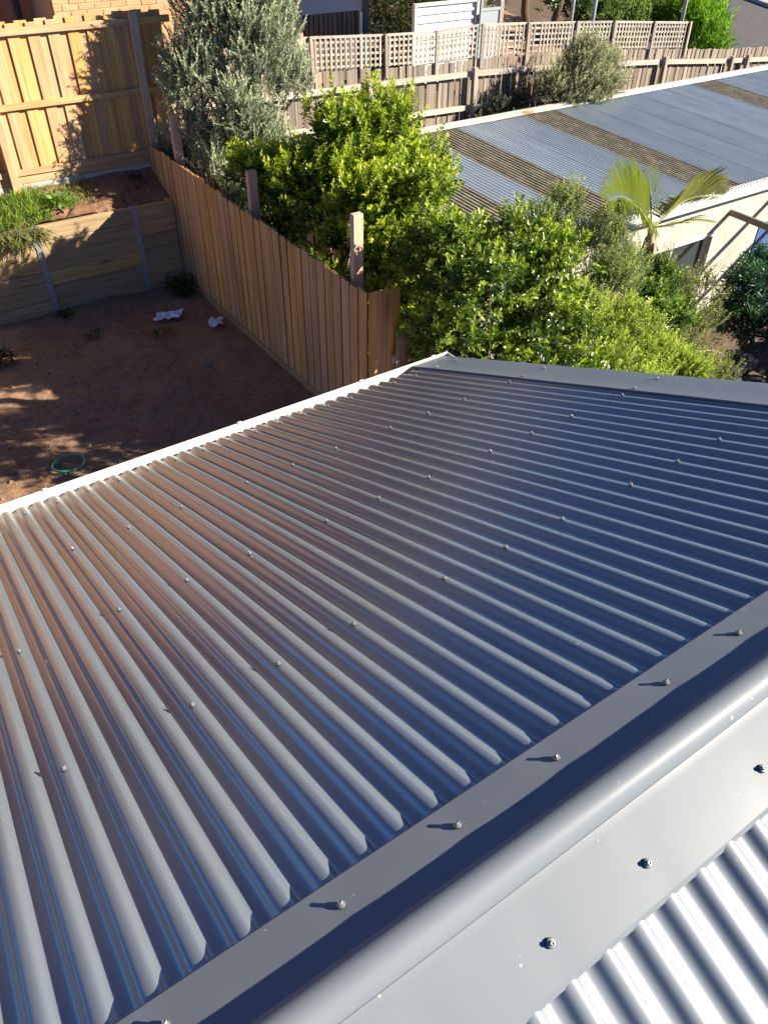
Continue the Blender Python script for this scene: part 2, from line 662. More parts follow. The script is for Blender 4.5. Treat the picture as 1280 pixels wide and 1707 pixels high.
def corr_sheet(k0, k1, fn, b0, b1, lap_end=True):
    seg = 24
    ks = np.linspace(k0, k1, int(round((k1 - k0) * seg)) + 1)
    bs = np.linspace(b0, b1, 14)
    V, F = [], []
    for b in bs:
        for k in ks:
            h = -0.0074 * (1 - math.tanh(1.2 * math.cos(2 * PI * k)) / math.tanh(1.2))
            if lap_end:
                e = max(0.0, (k - (k1 - 1.3)) / 1.3)
                h += 0.0032 * min(1, e * 1.4)
            h += 0.0003 * noise.noise((k * 0.35, b * 1.7, k0))
            V.append(fn(k * PITCH, b, h))
    n = len(ks)
    for j in range(len(bs) - 1):
        for i in range(n - 1):
            F.append((j * n + i, j * n + i + 1, (j + 1) * n + i + 1, (j + 1) * n + i))
    return V, F


for s in range(-6, 3):
    k0 = s * 10 - 2 - 0.35
    k1 = (s + 1) * 10 - 2 + 0.4
    k1 = min(k1, 23.0)
    V, F = corr_sheet(k0, k1, RL, -0.925, 2.30)
    obj('roof_sheet', V, F, M['roof'], bld, smooth=True)
    V, F = corr_sheet(k0, k1, RR, 0.03, 2.6)
    obj('roof_sheet', V, [f[::-1] for f in F], M['roof'], bld, smooth=True)


RIDGE_SCREWS = [(10 * j_ + p_) * 0.0762 for j_ in range(-5, 3) for p_ in (0, 3, 6)]


# ridge cap: two flanges, rolled top
def ridge_profile():
    P = []
    # left (gutter side): hem, flange, fillet, roll, flange, hem   in (y,z) relative to apex
    def L(s, h):
        v = -EB * s + NU * h
        return (v.y, v.z)

    def R(s, h):
        v = ED * s + ND * h
        return (v.y, v.z)
    top = 0.005
    P += [L(0.181, -0.004), L(0.182, -0.002), L(0.1725, top), L(0.15, top), L(0.09, top), L(0.05, top), L(0.036, top)]
    zc = -0.005
    r = 0.034
    a0, b0 = L(0.0335, top)
    a1, b1 = R(0.0335, top)
    g0 = math.atan2(b0 - zc, a0)
    g1 = math.atan2(b1 - zc, a1)
    if g0 < 0:
        g0 += 2 * PI
    for an in np.linspace(g0, g1, 24):
        P.append((r * math.cos(an), zc + r * math.sin(an)))
    P += [R(0.036, top), R(0.05, top), R(0.09, top), R(0.15, top), R(0.1765, top), R(0.186, top - 0.0075), R(0.1855, top - 0.012)]
    return P


RP = ridge_profile()


def ridge_pt(t, y, z):
    w = 0.0016 * noise.noise((t * 1.1, y * 7, z * 7)) + 0.0007 * noise.noise((t * 4.0, y * 14, 3))
    d = min(abs(t - q) for q in RIDGE_SCREWS)
    e = min(abs(abs(y) - 0.1115), 1)
    w -= 0.0022 * math.exp(-(d * d + e * e) / 0.0012)
    return Vector((t, AP.y + y, AP.z + z + w))


V, F = sweep(RP, ridge_pt, np.linspace(-4.2, 1.9, 260))
obj('ridge_cap', V, F, M['cap'], bld, smooth=True)


# barge cap along the far verge (both slopes)
def barge(fn, b0, b1, flip):
    prof = [(1.585, 0.0), (1.5835, 0.004), (1.586, 0.008), (1.592, 0.007), (1.70, 0.006), (1.81, 0.006), (1.832, 0.005), (1.838, -0.001), (1.838, -0.14), (1.829, -0.15)]
    V, F = sweep(prof, lambda t, u, v: fn(u, t, v + 0.0012 * noise.noise((t * 1.5, u * 8, 2))), np.linspace(b0, b1, 24))
    if flip:
        F = [f[::-1] for f in F]
    return obj('barge_cap', V, F, M['cap'], bld, smooth=True)


barge(RL, -1.0, 2.325, False)
barge(RR, 0.0, 2.6, True)
for o in bld.children:
    if o.name.startswith(('barge', 'ridge')):
        md = o.modifiers.new('edge', 'EDGE_SPLIT')
        md.split_angle = math.radians(28)

# gutter, fascia, walls
gp = [(0.785, -0.36), (0.785, -0.485), (0.80, -0.492), (0.90, -0.492), (0.915, -0.485), (0.922, -0.43), (0.935, -0.385), (0.935, -0.365), (0.930, -0.358), (0.922, -0.362), (0.922, -0.372)]
V, F = sweep(gp, lambda t, u, v: Vector((t, u, v)), np.linspace(-4.2, 1.86, 12))
n0 = len(V)
gi = [(0.787, -0.36), (0.787, -0.482), (0.80, -0.489), (0.90, -0.489), (0.912, -0.482), (0.918, -0.43), (0.929, -0.39)]
g = obj('gutter', V, F, M['gutter'], bld, smooth=True)
g.modifiers.new('edge', 'EDGE_SPLIT').split_angle = math.radians(35)
V, F = box_vf(1.86, 1.864, 0.785, 0.94, -0.495, -0.36)
obj('gutter_stop', V, F, M['gutter'], bld)
for x in (-2.4, -1.55, -0.70, 0.38, 1.2, 1.75):
    V, F = sweep([(0.918, -0.364), (0.922, -0.354), (0.932, -0.351), (0.940, -0.357), (0.942, -0.372), (0.937, -0.374)], lambda t, u, v: Vector((t, u, v)), [x - 0.011, x + 0.011])
    obj('gutter_clip', V, F, M['gutter'], bld)
V, F = box_vf(-4.2, 1.80, 0.75, 0.78, -0.56, -0.37)
obj('fascia', V, F, M['dark'], bld)
V, F = box_vf(-4.2, 1.72, 0.55, 0.70, -3.0, -0.42)
obj('wall', V, F, M['cladding'], bld)
V = [(1.72, 0.55, -3.0), (1.72, -4.4, -3.0), (1.72, -4.4, -0.36), (1.72, AP.y, AP.z - 0.1), (1.72, 0.55, -0.33),
     (1.62, 0.55, -3.0), (1.62, -4.4, -3.0), (1.62, -4.4, -0.36), (1.62, AP.y, AP.z - 0.1), (1.62, 0.55, -0.33)]
obj('gable_wall', V, [(0, 1, 2, 3, 4), (9, 8, 7, 6, 5), (0, 5, 6, 1), (1, 6, 7, 2), (2, 7, 8, 3), (3, 8, 9, 4), (4, 9, 5, 0)], M['cladding'], bld)


# roof screws
def screw_mesh():
    a = Acc()

    def ring(r, z, n, rot=0):
        return [(r * math.cos(2 * PI * i / n + rot), r * math.sin(2 * PI * i / n + rot), z) for i in range(n)]

    def lathe(levels, n, mi):
        V, F = [], []
        for r, z in levels:
            V += ring(r, z, n)
        for i in range(len(levels) - 1):
            for s in range(n):
                q = (s + 1) % n
                F.append((i * n + s, i * n + q, (i + 1) * n + q, (i + 1) * n + s))
        F.append(tuple(range((len(levels) - 1) * n, len(levels) * n)))
        a.add((V, F), mi)
    lathe([(0.0075, 0.0), (0.0082, 0.0012), (0.0075, 0.0024)], 12, 1)
    lathe([(0.0074, 0.0022), (0.0074, 0.0032), (0.0058, 0.0042), (0.0045, 0.0046)], 12, 0)
    lathe([(0.0043, 0.0044), (0.0043, 0.0092), (0.0037, 0.0099), (0.0026, 0.0099), (0.0022, 0.0085)], 6, 0)
    return mesh('screw', a.V, a.F, [M['washer'], M['rubber']], False, a.MI)


SCREW = screw_mesh()


def put_screw(fn, a, b, h, parent=None, e=None, nrm=None):
    p = fn(a, b, h)
    z = (nrm + Vector((random.uniform(-.06, .06), random.uniform(-.06, .06), 0))).normalized()
    x = Vector((1, 0, 0))
    y = z.cross(x).normalized()
    x = y.cross(z)
    ro = Matrix((x, y, z)).transposed().to_4x4() @ Matrix.Rotation(random.uniform(0, PI), 4, 'Z')
    link('screw', SCREW, parent or bld, Matrix.Translation(p) @ ro)


pat = [0, 3, 6]
ks_all = sorted(k for k in [10 * j + p for j in range(-5, 3) for p in pat] if k < 21)
for b in (0.0, 0.748, 1.465):
    for k in ks_all:
        put_screw(RL, k * PITCH, b + random.uniform(-.006, .006), 0.001, None, None, NU)
for k in range(-41, 21, 2):
    put_screw(RL, k * PITCH, -0.772 + random.uniform(-.006, .006), 0.001, None, None, NU)
for k in ks_all:
    put_screw(RL, (k + random.uniform(-.1, .1)) * PITCH, 2.215, 0.0055, None, None, NU)
    put_screw(RR, (k + random.uniform(-.1, .1)) * PITCH, 0.123, 0.0055, None, None, ND)
for b in (0.75, 0.01, -0.77):
    put_screw(RL, 23.1 * PITCH, b, 0.0065, None, None, NU)
    put_screw(RL, 21.1 * PITCH, b, 0.0075, None, None, NU)

# ------------------------------------------------------------------ low new paling fence beside the yard
FX = 2.83
lf = thing('paling_fence', 'new honey-coloured paling fence running along the right side of the dirt yard', 'fence', (FX, 5.9, -2.9))
PV, PFc = bev_box(0.016, 0.145, 1.0, 0.004)
PAL_Y = mesh('paling', PV, PFc, [M['pine'], M['pine_gap_shade']])
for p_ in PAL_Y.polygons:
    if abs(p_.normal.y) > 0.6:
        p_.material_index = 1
COVER_Y = mesh('cover_batten', *bev_box(0.012, 0.09, 1.0, 0.003), M['pine'])


def fence_top(y):
    return float(np.interp(y, (3.3, 6.0, 7.7, 8.9), (-1.163, -1.155, -1.122, -1.128)))


y = 3.41
i = 0
while y < 8.88:
    top = fence_top(y) + random.uniform(-.014, .012)
    bot = max(-2.83, -2.83)
    hgt = top - bot
    tilt = math.radians(1.5 + random.uniform(-.8, .8))
    mw = Matrix.Translation((FX + random.uniform(-.002, .002), y, bot)) @ Matrix.Rotation(tilt, 4, 'Z') @ Matrix.Rotation(random.uniform(-.006, .006), 4, 'X') @ Matrix.Diagonal((1, 1, hgt, 1))
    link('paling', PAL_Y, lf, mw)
    link('cover_batten', COVER_Y, lf, Matrix.Translation((FX + 0.027, y + 0.08, bot)) @ Matrix.Diagonal((1, 1, hgt - 0.006, 1)))
    y += 0.160 + random.uniform(-.004, .004)
    i += 1
V, F = box_vf(FX - 0.026, FX - 0.004 + 0.0, 3.33, 8.2, -2.98, -2.80)
obj('plinth_board', V, F, M['pine_y'], lf)
for z0 in (-1.42, -2.6):
    V = []
    for x in (FX + 0.034, FX + 0.075):
        for yy in (3.36, 8.9):
            for dz in (0, 0.08):
                V.append((x, yy, z0 + (yy - 3.33) * 0.006 + dz))
    obj('rail', V, BOXF, M['pine_y'], lf)
for (yy, top) in ((3.71, -0.53), (5.93, -0.72), (8.13, -0.60)):
    V, F = bev_box(0.115, 0.07, top + 3.1, 0.006)
    link('post', mesh('post', V, F, M['post_pink']), lf, Matrix.Translation((FX + 0.125, yy, -3.1)))

# return panel at the near corner
rp = thing('paling_fence', 'short shaded return panel of new palings at the near corner of the yard fence', 'fence', (3.0, 3.33, -2.9))
PX = mesh('paling', *bev_box(0.128, 0.014, 1.0, 0.003), M['pine'])
for i in range(3):
    top = -1.15 - 0.012 * i
    link('paling', PX, rp, Matrix.Translation((2.905 + i * 0.125, 3.325, -2.9)) @ Matrix.Rotation(0.04, 4, 'Z') @ Matrix.Diagonal((1, 1, top + 2.9, 1)))
V, F = box_vf(2.87, 3.22, 3.345, 3.385, -1.42, -1.34)
obj('rail', V, F, M['pine_x'], rp)

# old grey dog-eared palings past the corner
og = thing('paling_fence', 'old weathered grey palings half hidden between new fence corner and hedge', 'fence', (3.3, 3.1, -2.9))


def dogear(w, h, t, cut=0.03):
    P = [(-w / 2, 0), (w / 2, 0), (w / 2, h - cut), (w / 2 - cut, h), (-w / 2 + cut, h), (-w / 2, h - cut)]
    V = [(x, -t / 2, z) for x, z in P] + [(x, t / 2, z) for x, z in P]
    n = 6
    F = [tuple(range(n)), tuple(range(2 * n - 1, n - 1, -1))] + [((i + 1) % n, i, i + n, (i + 1) % n + n) for i in range(n)]
    return V, F


OLDP = mesh('paling', *dogear(0.125, 1.3, 0.016, 0.035), M['grey_wood'])
for i in range(6):
    link('paling', OLDP, og, Matrix.Translation((3.16 + i * 0.135, 3.2 - 0.01 * i, -2.86 - 0.035 * i)) @ Matrix.Rotation(random.uniform(-.02, .02), 4, 'Y'))
V, F = box_vf(3.08, 3.95, 3.215, 3.26, -1.95, -1.87)
obj('rail', V, F, M['grey_rail'], og)

# ------------------------------------------------------------------ retaining wall
rw = thing('retaining_wall', 'timber sleeper retaining wall with galvanised posts at the back of the yard', 'wall', (1.8, 8.27, -2.9))
bays = [(-1.9, -0.43), (-0.43, 0.90), (0.90, 2.235), (2.235, 2.815)]
for (x0, x1) in bays:
    for r in range(6):
        V, F = bev_box(x1 - x0 - 0.012, 0.072, 0.197, 0.006)
        me = mesh('sleeper', V, F, M['sleeper'])
        link('sleeper', me, rw, Matrix.Translation(((x0 + x1) / 2, 8.275 + random.uniform(-.004, .004), -2.9 + 0.2 * r + random.uniform(-.002, .002))) @ Matrix.Rotation(random.uniform(-.002, .002), 4, 'Y'))
hp = [(-0.04, 0), (0.04, 0), (0.04, 0.008), (0.004, 0.008), (0.004, 0.085), (0.04, 0.085), (0.04, 0.093), (-0.04, 0.093), (-0.04, 0.085), (-0.004, 0.085), (-0.004, 0.008), (-0.04, 0.008)]
V, F = sweep(hp, lambda t, u, v: Vector((u, v, t)), [0, 1.28], True)
HP = mesh('steel_post', V, F, M['galv'])
for x in (-0.43, 0.90, 2.235):
    link('steel_post', HP, rw, Matrix.Translation((x, 8.226, -2.97)))

# ------------------------------------------------------------------ tall paling fence behind the terrace
ta = Vector((0.75, 8.97, 0))
tb = Vector((3.40, 8.97, 0))
tdv = (tb - ta).normalized()
tn = Vector((tdv.y, -tdv.x, 0))      # towards the yard
TROT = Matrix.Rotation(math.atan2(tdv.y, tdv.x), 4, 'Z')
tf = thing('paling_fence', 'tall new paling fence with rails and posts standing behind the planted terrace', 'fence', (2.2, 8.97, -1.45))
TP = [mesh('paling', *bev_box(w, 0.014, 1.0, 0.003), M['pine']) for w in (0.15, 0.142)]


def tpos(s, off=0.0, z=0.0):
    p = ta + tdv * s + tn * off
    return Matrix.Translation((p.x, p.y, z)) @ TROT


s = -2.6
i = 0
while s < 2.6:
    z0 = -1.28
    top = 0.435 + random.uniform(-.02, .025)
    link('paling', TP[i % 2], tf, tpos(s, -0.008 if i % 2 else -0.03, z0) @ Matrix.Rotation(random.uniform(-.004, .004), 4, 'Y') @ Matrix.Diagonal((1, 1, top - z0, 1)))
    s += 0.121
    i += 1


def tbox(name, s0, s1, off0, off1, z0, z1, mat):
    V, F = bev_box(s1 - s0, off1 - off0, z1 - z0, 0.004)
    p = ta + tdv * ((s0 + s1) / 2) + tn * ((off0 + off1) / 2)
    return link(name, mesh(name, V, F, mat), tf, Matrix.Translation((p.x, p.y, z0)) @ TROT)


for z0, z1 in ((0.30, 0.38), (-0.50, -0.425), (-1.275, -1.20)):
    for s0, s1 in ((-2.6, 0.2), (0.2, 2.15), (2.15, 2.66)):
        tbox('rail', s0 + 0.002, s1 - 0.002, 0.006, 0.044, z0, z1, M['pine_x'])
for s0, s1 in ((-2.6, 0.2), (0.2, 2.15)):
    tbox('plinth_board', s0, s1, -0.02, 0.018, -1.382, -1.278, M['pine_x'])
    tb_ = tbox('plinth_strip', s0, s1, -0.03, 0.022, -1.56, -1.385, M['concrete'])
    tb_['label'] = 'pale grey concrete strip under the boards'
for s0, top in ((0.2, 0.37), (2.15, 0.45), (-1.8, 0.40)):
    tbox('post', s0 - 0.05, s0 + 0.05, 0.047, 0.117, -1.85, top, M['post_pink'] if s0 > 1 else M['pine'])

# ------------------------------------------------------------------ neighbour's shed with old corrugated roof
SRZ = lambda yy: -1.53 + (yy - 8.4) * 0.0475
shed = thing('shed', 'long cream rendered shed with grey corrugated roof and grubby translucent strips', 'shed', (11, 6.5, -3.9))


def shed_sheet(x0, ncor, mat, label=None, xo=0.0):
    seg = 6
    n = ncor * seg + 4
    V, F = [], []
    for yy in np.linspace(4.42, 8.5, 8):
        for i in range(n + 1):
            x = x0 + i * PITCH / seg
            h = 0.0085 * math.cos(2 * PI * i / seg) + (0.0015 if i > n - 6 else 0) + 0.004 * noise.noise((x * .7, yy * .8, 1))
            V.append((x, yy, SRZ(yy) + h))
    m = n + 1
    for j in range(7):
        for i in range(n):
            F.append((j * m + i, j * m + i + 1, (j + 1) * m + i + 1, (j + 1) * m + i))
    o = obj('roof_sheet', V, F, mat, shed, smooth=True)
    if label:
        o['label'] = label
    return o


x = 7.24 - 3 * 0.762
j = -3
while x < 19.5:
    old = j in (-4, -2, 0, 3, 9, 14)
    shed_sheet(x, 10, M['fibro'] if old else M['zinc'], 'brown grubby translucent sheet' if old else None)
    x += 0.762
    j += 1
SX0, SX1 = 4.96, 19.6


def slopebox(name, x0, x1, y0, y1, z0, z1, mat, parent, nx=1):
    V, F = box_vf(x0, x1, y0, y1, z0, z1)
    return obj(name, V, F, mat, parent)


# top flashing in two lengths: rusty, and pale
V, F = sweep([(8.46, -1.512), (8.5, -1.500), (8.66, -1.485), (8.70, -1.488), (8.70, -1.56), (8.69, -1.56)], lambda t, u, v: Vector((t, u, v + 0.006 * noise.noise((t * 1.2, 0, 0)))), np.linspace(SX0, 11.6, 30))
o = obj('flashing', V, F, M['rusty'], shed)
o['label'] = 'rust-streaked flashing along the left half of the top edge'
V, F = sweep([(8.47, -1.510), (8.5, -1.494), (8.66, -1.482), (8.72, -1.484), (8.72, -1.62), (8.71, -1.62)], lambda t, u, v: Vector((t, u, v)), np.linspace(11.55, SX1, 16))
obj('flashing', V, F, M['white_steel'], shed)
# front edge: white scalloped closure, fascia, soffit
a = Acc()
for i in range(int((SX1 - SX0) / PITCH)):
    xx = SX0 + i * PITCH
    a.add(box_vf(xx, xx + PITCH * 0.55, 4.36, 4.415, SRZ(4.4) - 0.03, SRZ(4.4) - 0.004))
o = obj('closure_strip', a.V, a.F, M['frame'], shed)
o['kind'] = 'stuff'
slopebox('fascia', SX0, SX1, 4.375, 4.41, SRZ(4.4) - 0.19, SRZ(4.4) - 0.032, M['white_steel'], shed)
slopebox('soffit', SX0, SX1, 4.412, 4.6, SRZ(4.4) - 0.14, SRZ(4.4) - 0.12, M['frame'], shed)
WX0, WX1, WZ0, WZ1 = 8.55, 10.28, -3.42, -2.56
for nm, x0, x1, z0, z1 in (('wall', SX0 + .1, WX0, -4.2, -1.84), ('wall', WX1, SX1 - .1, -4.2, -1.84), ('wall', WX0, WX1, -4.2, WZ0), ('wall', WX0, WX1, WZ1, -1.84)):
    V, F = box_vf(x0, x1, 4.6, 4.75, z0, z1)
    obj(nm, V, F, M['render'], shed)
slopebox('back_wall', SX0 + .1, SX1 - .1, 8.35, 8.5, -3.9, -1.58, M['concrete'], shed)
slopebox('end_wall', SX0 + .1, SX0 + .25, 4.75, 8.35, -3.9, -1.78, M['render'], shed)
win = obj('window', *box_vf(WX0, WX1, 4.735, 4.74, WZ0, WZ1), M['dark'], shed)
for (x0, x1, z0, z1) in ((WX0, WX1, WZ1 - .05, WZ1), (WX0, WX1, WZ0, WZ0 + .05), (WX0, WX0 + .05, WZ0 + .05, WZ1 - .05), (WX1 - .05, WX1, WZ0 + .05, WZ1 - .05), (9.38, 9.43, WZ0 + .05, WZ1 - .05)):
    obj('frame', *box_vf(x0, x1, 4.66, 4.72, z0, z1), M['frame'], win)
obj('pane', *box_vf(WX0 + .052, 9.378, 4.70, 4.706, WZ0 + .052, WZ1 - .052), M['glass'], win)
obj('pane', *box_vf(9.432, WX1 - .052, 4.70, 4.706, WZ0 + .052, WZ1 - .052), M['glass'], win)
obj('sill', *box_vf(WX0 - .05, WX1 + .05, 4.54, 4.66, WZ0 - .06, WZ0 - .002), M['concrete'], win)
obj('frame', *box_vf(WX1, WX1 + .05, 4.585, 4.60, WZ0, WZ1 + .05), M['frame'], win)
obj('frame', *box_vf(WX0 - .05, WX1, 4.585, 4.60, WZ1, WZ1 + .05), M['frame'], win)
# round pergola beams standing out from the wall
for bx, bl in ((10.58, 1.9), (11.62, 1.9), (12.66, 1.9)):
    V, F = tube([(bx, 4.6, -2.25), (bx - .005, 4.0, -2.262), (bx - .01, 3.5, -2.27), (bx - .03, 4.6 - bl, -2.285)], [0.05, 0.052, 0.05, 0.048], 10)
    o = obj('beam', V, F, M['greybark'], shed, smooth=True)
    o.modifiers.new('edge', 'EDGE_SPLIT').split_angle = math.radians(40)
V, F = box_vf(11.55, 12.5, 4.585, 4.60, -4.0, -2.62)
obj('door', V, F, M['tarp'], shed)

# ------------------------------------------------------------------ old grey fence with lattice on top
OY = 9.92
of = thing('lattice_fence', 'long weathered grey paling fence topped with square lattice behind the shed', 'fence', (10, OY, -2.75))


def interp(L):
    X = [p[0] for p in L]
    Z = [p[1] for p in L]
    return lambda x: float(np.interp(x, X, Z))


lat_top = interp([(3.9, -0.2), (6.1, -0.24), (7.54, -0.32), (8.62, -0.36), (9.66, -0.33), (10.79, -0.39), (12.08, -0.47), (13.15, -0.54), (14.38, -0.64), (15.54, -0.73)])
lat_bot = interp([(3.9, -0.66), (6.08, -0.72), (7.45, -0.8), (8.44, -0.85), (9.64, -0.86), (10.76, -0.91), (11.5, -0.95), (13.2, -1.04), (14.35, -1.14), (15.54, -1.23)])
pal_top = interp([(3.9, -0.68), (6.08, -0.735), (7.45, -0.815), (8.44, -0.865), (9.64, -0.87), (11.5, -0.96), (13.2, -1.05), (15.54, -1.235), (17.19, -1.39), (18.72, -1.47), (22, -1.75)])
rail_z = interp([(3.9, -0.95), (6.18, -0.99), (7.34, -1.0), (9.5, -1.05), (11.2, -1.12), (13.8, -1.28), (14.86, -1.37), (17.2, -1.58), (18.8, -1.67), (22, -1.95)])
OPM = [mesh('paling', *bev_box(w, 0.013, 1.0, 0.003), M['grey_wood']) for w in (0.130, 0.134, 0.126)]
x = 4.0
i = 0
while x < 21.8:
    top = pal_top(x) + random.uniform(-.012, .012)
    bot = gz(x, OY) - 0.05
    mw = Matrix.Translation((x, OY + 0.012 + (0.006 if i % 2 else -0.004), bot)) @ Matrix.Rotation(random.uniform(-.016, .016) - 0.012, 4, 'Y') @ Matrix.Rotation(0.05 + random.uniform(-.03, .03), 4, 'Z') @ Matrix.Diagonal((1, 1, top - bot, 1))
    link('paling', OPM[i % 3], of, mw)
    x += 0.141 + random.uniform(-.003, .003)
    i += 1
opost = [4.85, 7.19, 9.53, 12.1, 14.91, 17.32, 17.88, 20.3]
for k, px_ in enumerate(opost):
    top = rail_z(px_) + 0.07
    bot = gz(px_, OY) - 0.2
    V, F = bev_box(0.1, 0.09, top - bot, 0.008)
    link('post', mesh('post', V, F, M['grey_post']), of, Matrix.Translation((px_ + 0.02, OY - 0.115, bot)) @ Matrix.Rotation(-0.03 + random.uniform(-.02, .03), 4, 'Y'))
edges = [3.95] + opost + [21.8]
for a_, b_ in zip(edges[:-1], edges[1:]):
    for dz, hgt in ((0.0, 0.09), (-0.57, 0.085)):
        if b_ - a_ < 0.7 and dz:
            continue
        V = []
        for xx in (a_ + 0.055, b_ - 0.055):
            for yy in (OY - 0.075, OY - 0.022):
                for zz in (0, hgt):
                    V.append((xx, yy, rail_z(xx) + dz - hgt + zz))
        obj('rail', V, BOXF, M['grey_rail'], of)
# lattice panels
lposts = [4.0, 5.05, 6.08, 7.54, 8.62, 9.66, 10.79, 12.08, 13.15, 14.38, 15.56]
SLV = mesh('slat', *bev_box(0.034, 0.008, 1.0, 0.002), M['lattice'])
SLH = mesh('slat', *[[(v.z - 0.5, v.y, v.x) for v in bev_box(0.034, 0.008, 1.0, 0.002)[0]], bev_box(0.034, 0.008, 1.0, 0.002)[1]], M['lattice'])
for p0, p1 in zip(lposts[:-1], lposts[1:]):
    # the panel itself is its thin top capping strip
    V = []
    for xx in (p0 + 0.035, p1 - 0.035):
        for yy in (OY + 0.002, OY + 0.028):
            for zz in (-0.03, 0.006):
                V.append((xx, yy, lat_top(xx) + zz))
    pan = obj('lattice_panel', V, BOXF, M['lattice'], of)
    nv = max(6, int(round((p1 - p0 - 0.07) / 0.097)))
    skip = set()
    if abs(p0 - 9.66) < .01:
        skip = {7}
    if abs(p0 - 10.79) < .01:
        skip = {2}
    for i in range(nv):
        if i in skip:
            continue
        xx = p0 + 0.05 + (p1 - p0 - 0.1) * (i + 0.5) / nv
        b0, t0 = lat_bot(xx) + 0.01, lat_top(xx) - 0.032
        link('slat', SLV, pan, Matrix.Translation((xx, OY - 0.001, b0)) @ Matrix.Rotation(random.uniform(-.01, .01) - 0.01, 4, 'Y') @ Matrix.Diagonal((1, 1, t0 - b0, 1)))
    for r in range(5):
        xm = (p0 + p1) / 2
        f = (r + 0.35) / 5
        z = lat_bot(xm) + 0.01 + (lat_top(xm) - lat_bot(xm) - 0.04) * f
        sl = (lat_top(p1) - lat_top(p0)) / (p1 - p0)
        link('slat', SLH, pan, Matrix.Translation((xm, OY + 0.0085, z)) @ Matrix.Rotation(-math.atan(sl), 4, 'Y') @ Matrix.Diagonal((p1 - p0 - 0.075, 1, 1, 1)))
for px_ in lposts:
    b0, t0 = lat_bot(px_) - 0.17, lat_top(px_) + 0.012
    V, F = bev_box(0.06, 0.035, t0 - b0, 0.005)
    link('lattice_post', mesh('lattice_post', V, F, M['grey_post']), of, Matrix.Translation((px_ + 0.02, OY - 0.026, b0)) @ Matrix.Rotation(-0.03, 4, 'Y'))

# ------------------------------------------------------------------ brick house behind the tall fence
BX0, BX1, BY = 2.56, 6.72, 11.25
bh = thing('brick_house', 'orange brick house rising behind the tall timber fence at the top left', 'house', (4, 12, -2.75))
V, F = box_vf(BX0 + .002, BX1 - .002, BY + 0.02, BY + 4, -2.9, 2.7)
obj('wall', V, F, M['mortar'], bh)
BW, BH_, BJ = 0.232, 0.076, 0.0105
BRICK = mesh('brick', *bev_box(BW, 0.1, BH_, 0.003), M['brick'])
rest = Acc()
bb = box_vf(-BW / 2, BW / 2, -0.05, 0.05, 0, BH_)
row = 0
z = -0.95
bricks = []
while z < 2.6:
    x = BX0 + (BW / 2 if row % 2 == 0 else 0.0)
    while x < BX1 + .02:
        x0, x1 = max(BX0, x - BW / 2), min(BX1, x + BW / 2)
        if x1 - x0 > 0.04:
            bricks.append(((x0 + x1) / 2, z, (x1 - x0) / BW))
        x += BW + BJ
    z += BH_ + BJ
    row += 1
for (x, z, sc) in bricks:
    mw = Matrix.Translation((x, BY + 0.06 + random.uniform(-.003, .003), z)) @ Matrix.Diagonal((sc, 1, 1, 1))
    if -0.2 < z < 0.6 and len([1 for _ in ()]) == 0 and (x < 4.9 or x > 6.3):
        link('brick', BRICK, bh, mw)
    else:
        rest.add(([mw @ v for v in bb[0]], bb[1]))
o = obj('brickwork', rest.V, rest.F, M['brick'], bh)
o['kind'] = 'stuff'
# recessed shaded bay at left, with downpipe and curtained window
V, F = box_vf(-6.0, BX0 - .002, BY + 1.3, BY + 4, -2.9, 2.7)
obj('bay_wall', V, F, M['brick'], bh)
V, F = tube([(2.33, BY + 1.22, -2.6), (2.33, BY + 1.22, 2.7)], [0.045, 0.045], 10)
obj('downpipe', V, F, M['dark'], bh, smooth=True)
w = obj('window', *box_vf(0.9, 2.02, BY + 1.24, BY + 1.30, -0.6, 1.3), M['dark'], bh)
obj('pane', *box_vf(0.96, 1.96, BY + 1.22, BY + 1.235, -0.54, 1.24), M['glass'], w)
obj('frame', *box_vf(1.97, 2.03, BY + 1.19, BY + 1.24, -0.6, 1.3), M['galv'], w)
V = [(-6.5, BY - .35, 2.7), (BX1 + .35, BY - .35, 2.7), (BX1 - 2.5, BY + 6.5, 7.2), (-6.5, BY + 6.5, 7.2), (BX1 + .35, BY + 13, 2.7), (-6.5, BY + 13, 2.7)]
obj('roof', V, [(0, 1, 2, 3), (3, 2, 4, 5), (0, 5, 4, 1), (1, 4, 2), (0, 3, 5)], M['tile'], bh)

# ------------------------------------------------------------------ garage side wall: grey boards above dark battens
gs = thing('garage', 'grey boarded garage end with a dark timber batten screen below, behind lattice', 'garage', (7.4, 11.6, -2.75))
for i in range(9):
    z0 = -0.2 + i * 0.1
    V = [(6.78, 11.50, z0), (8.10, 11.50, z0), (8.10, 11.53, z0 + .098), (6.78, 11.53, z0 + .098), (6.78, 11.54, z0), (8.10, 11.54, z0), (8.10, 11.545, z0 + .098), (6.78, 11.545, z0 + .098)]
    obj('cladding_board', V, [(0, 1, 2, 3), (5, 4, 7, 6), (1, 0, 4, 5), (3, 2, 6, 7), (0, 3, 7, 4), (2, 1, 5, 6)], M['cladding'], gs)
BT = mesh('batten', *bev_box(0.075, 0.025, 1.1, 0.004), M['batten'])
for i in range(13):
    link('batten', BT, gs, Matrix.Translation((6.85 + i * 0.098, 11.53, -1.31)))
obj('backing', *box_vf(6.8, 8.1, 11.62, 11.66, -2.8, -0.21), M['dark'], gs)
obj('post', *box_vf(8.13, 8.25, 11.47, 11.6, -2.8, 1.2), M['dark'], gs)
obj('post', *box_vf(8.04, 8.09, 11.46, 11.50, -1.3, -0.22), M['frame'], gs)
obj('shade_eave', *box_vf(6.6, 10.4, 10.0, 11.49, 0.60, 0.68), M['frame'], gs)  # unseen overhang, added low and wide to shade the boards and battens
obj('end_wall', *box_vf(6.74, 6.78, 11.5, 14, -2.8, 1.2), M['brick'], gs)
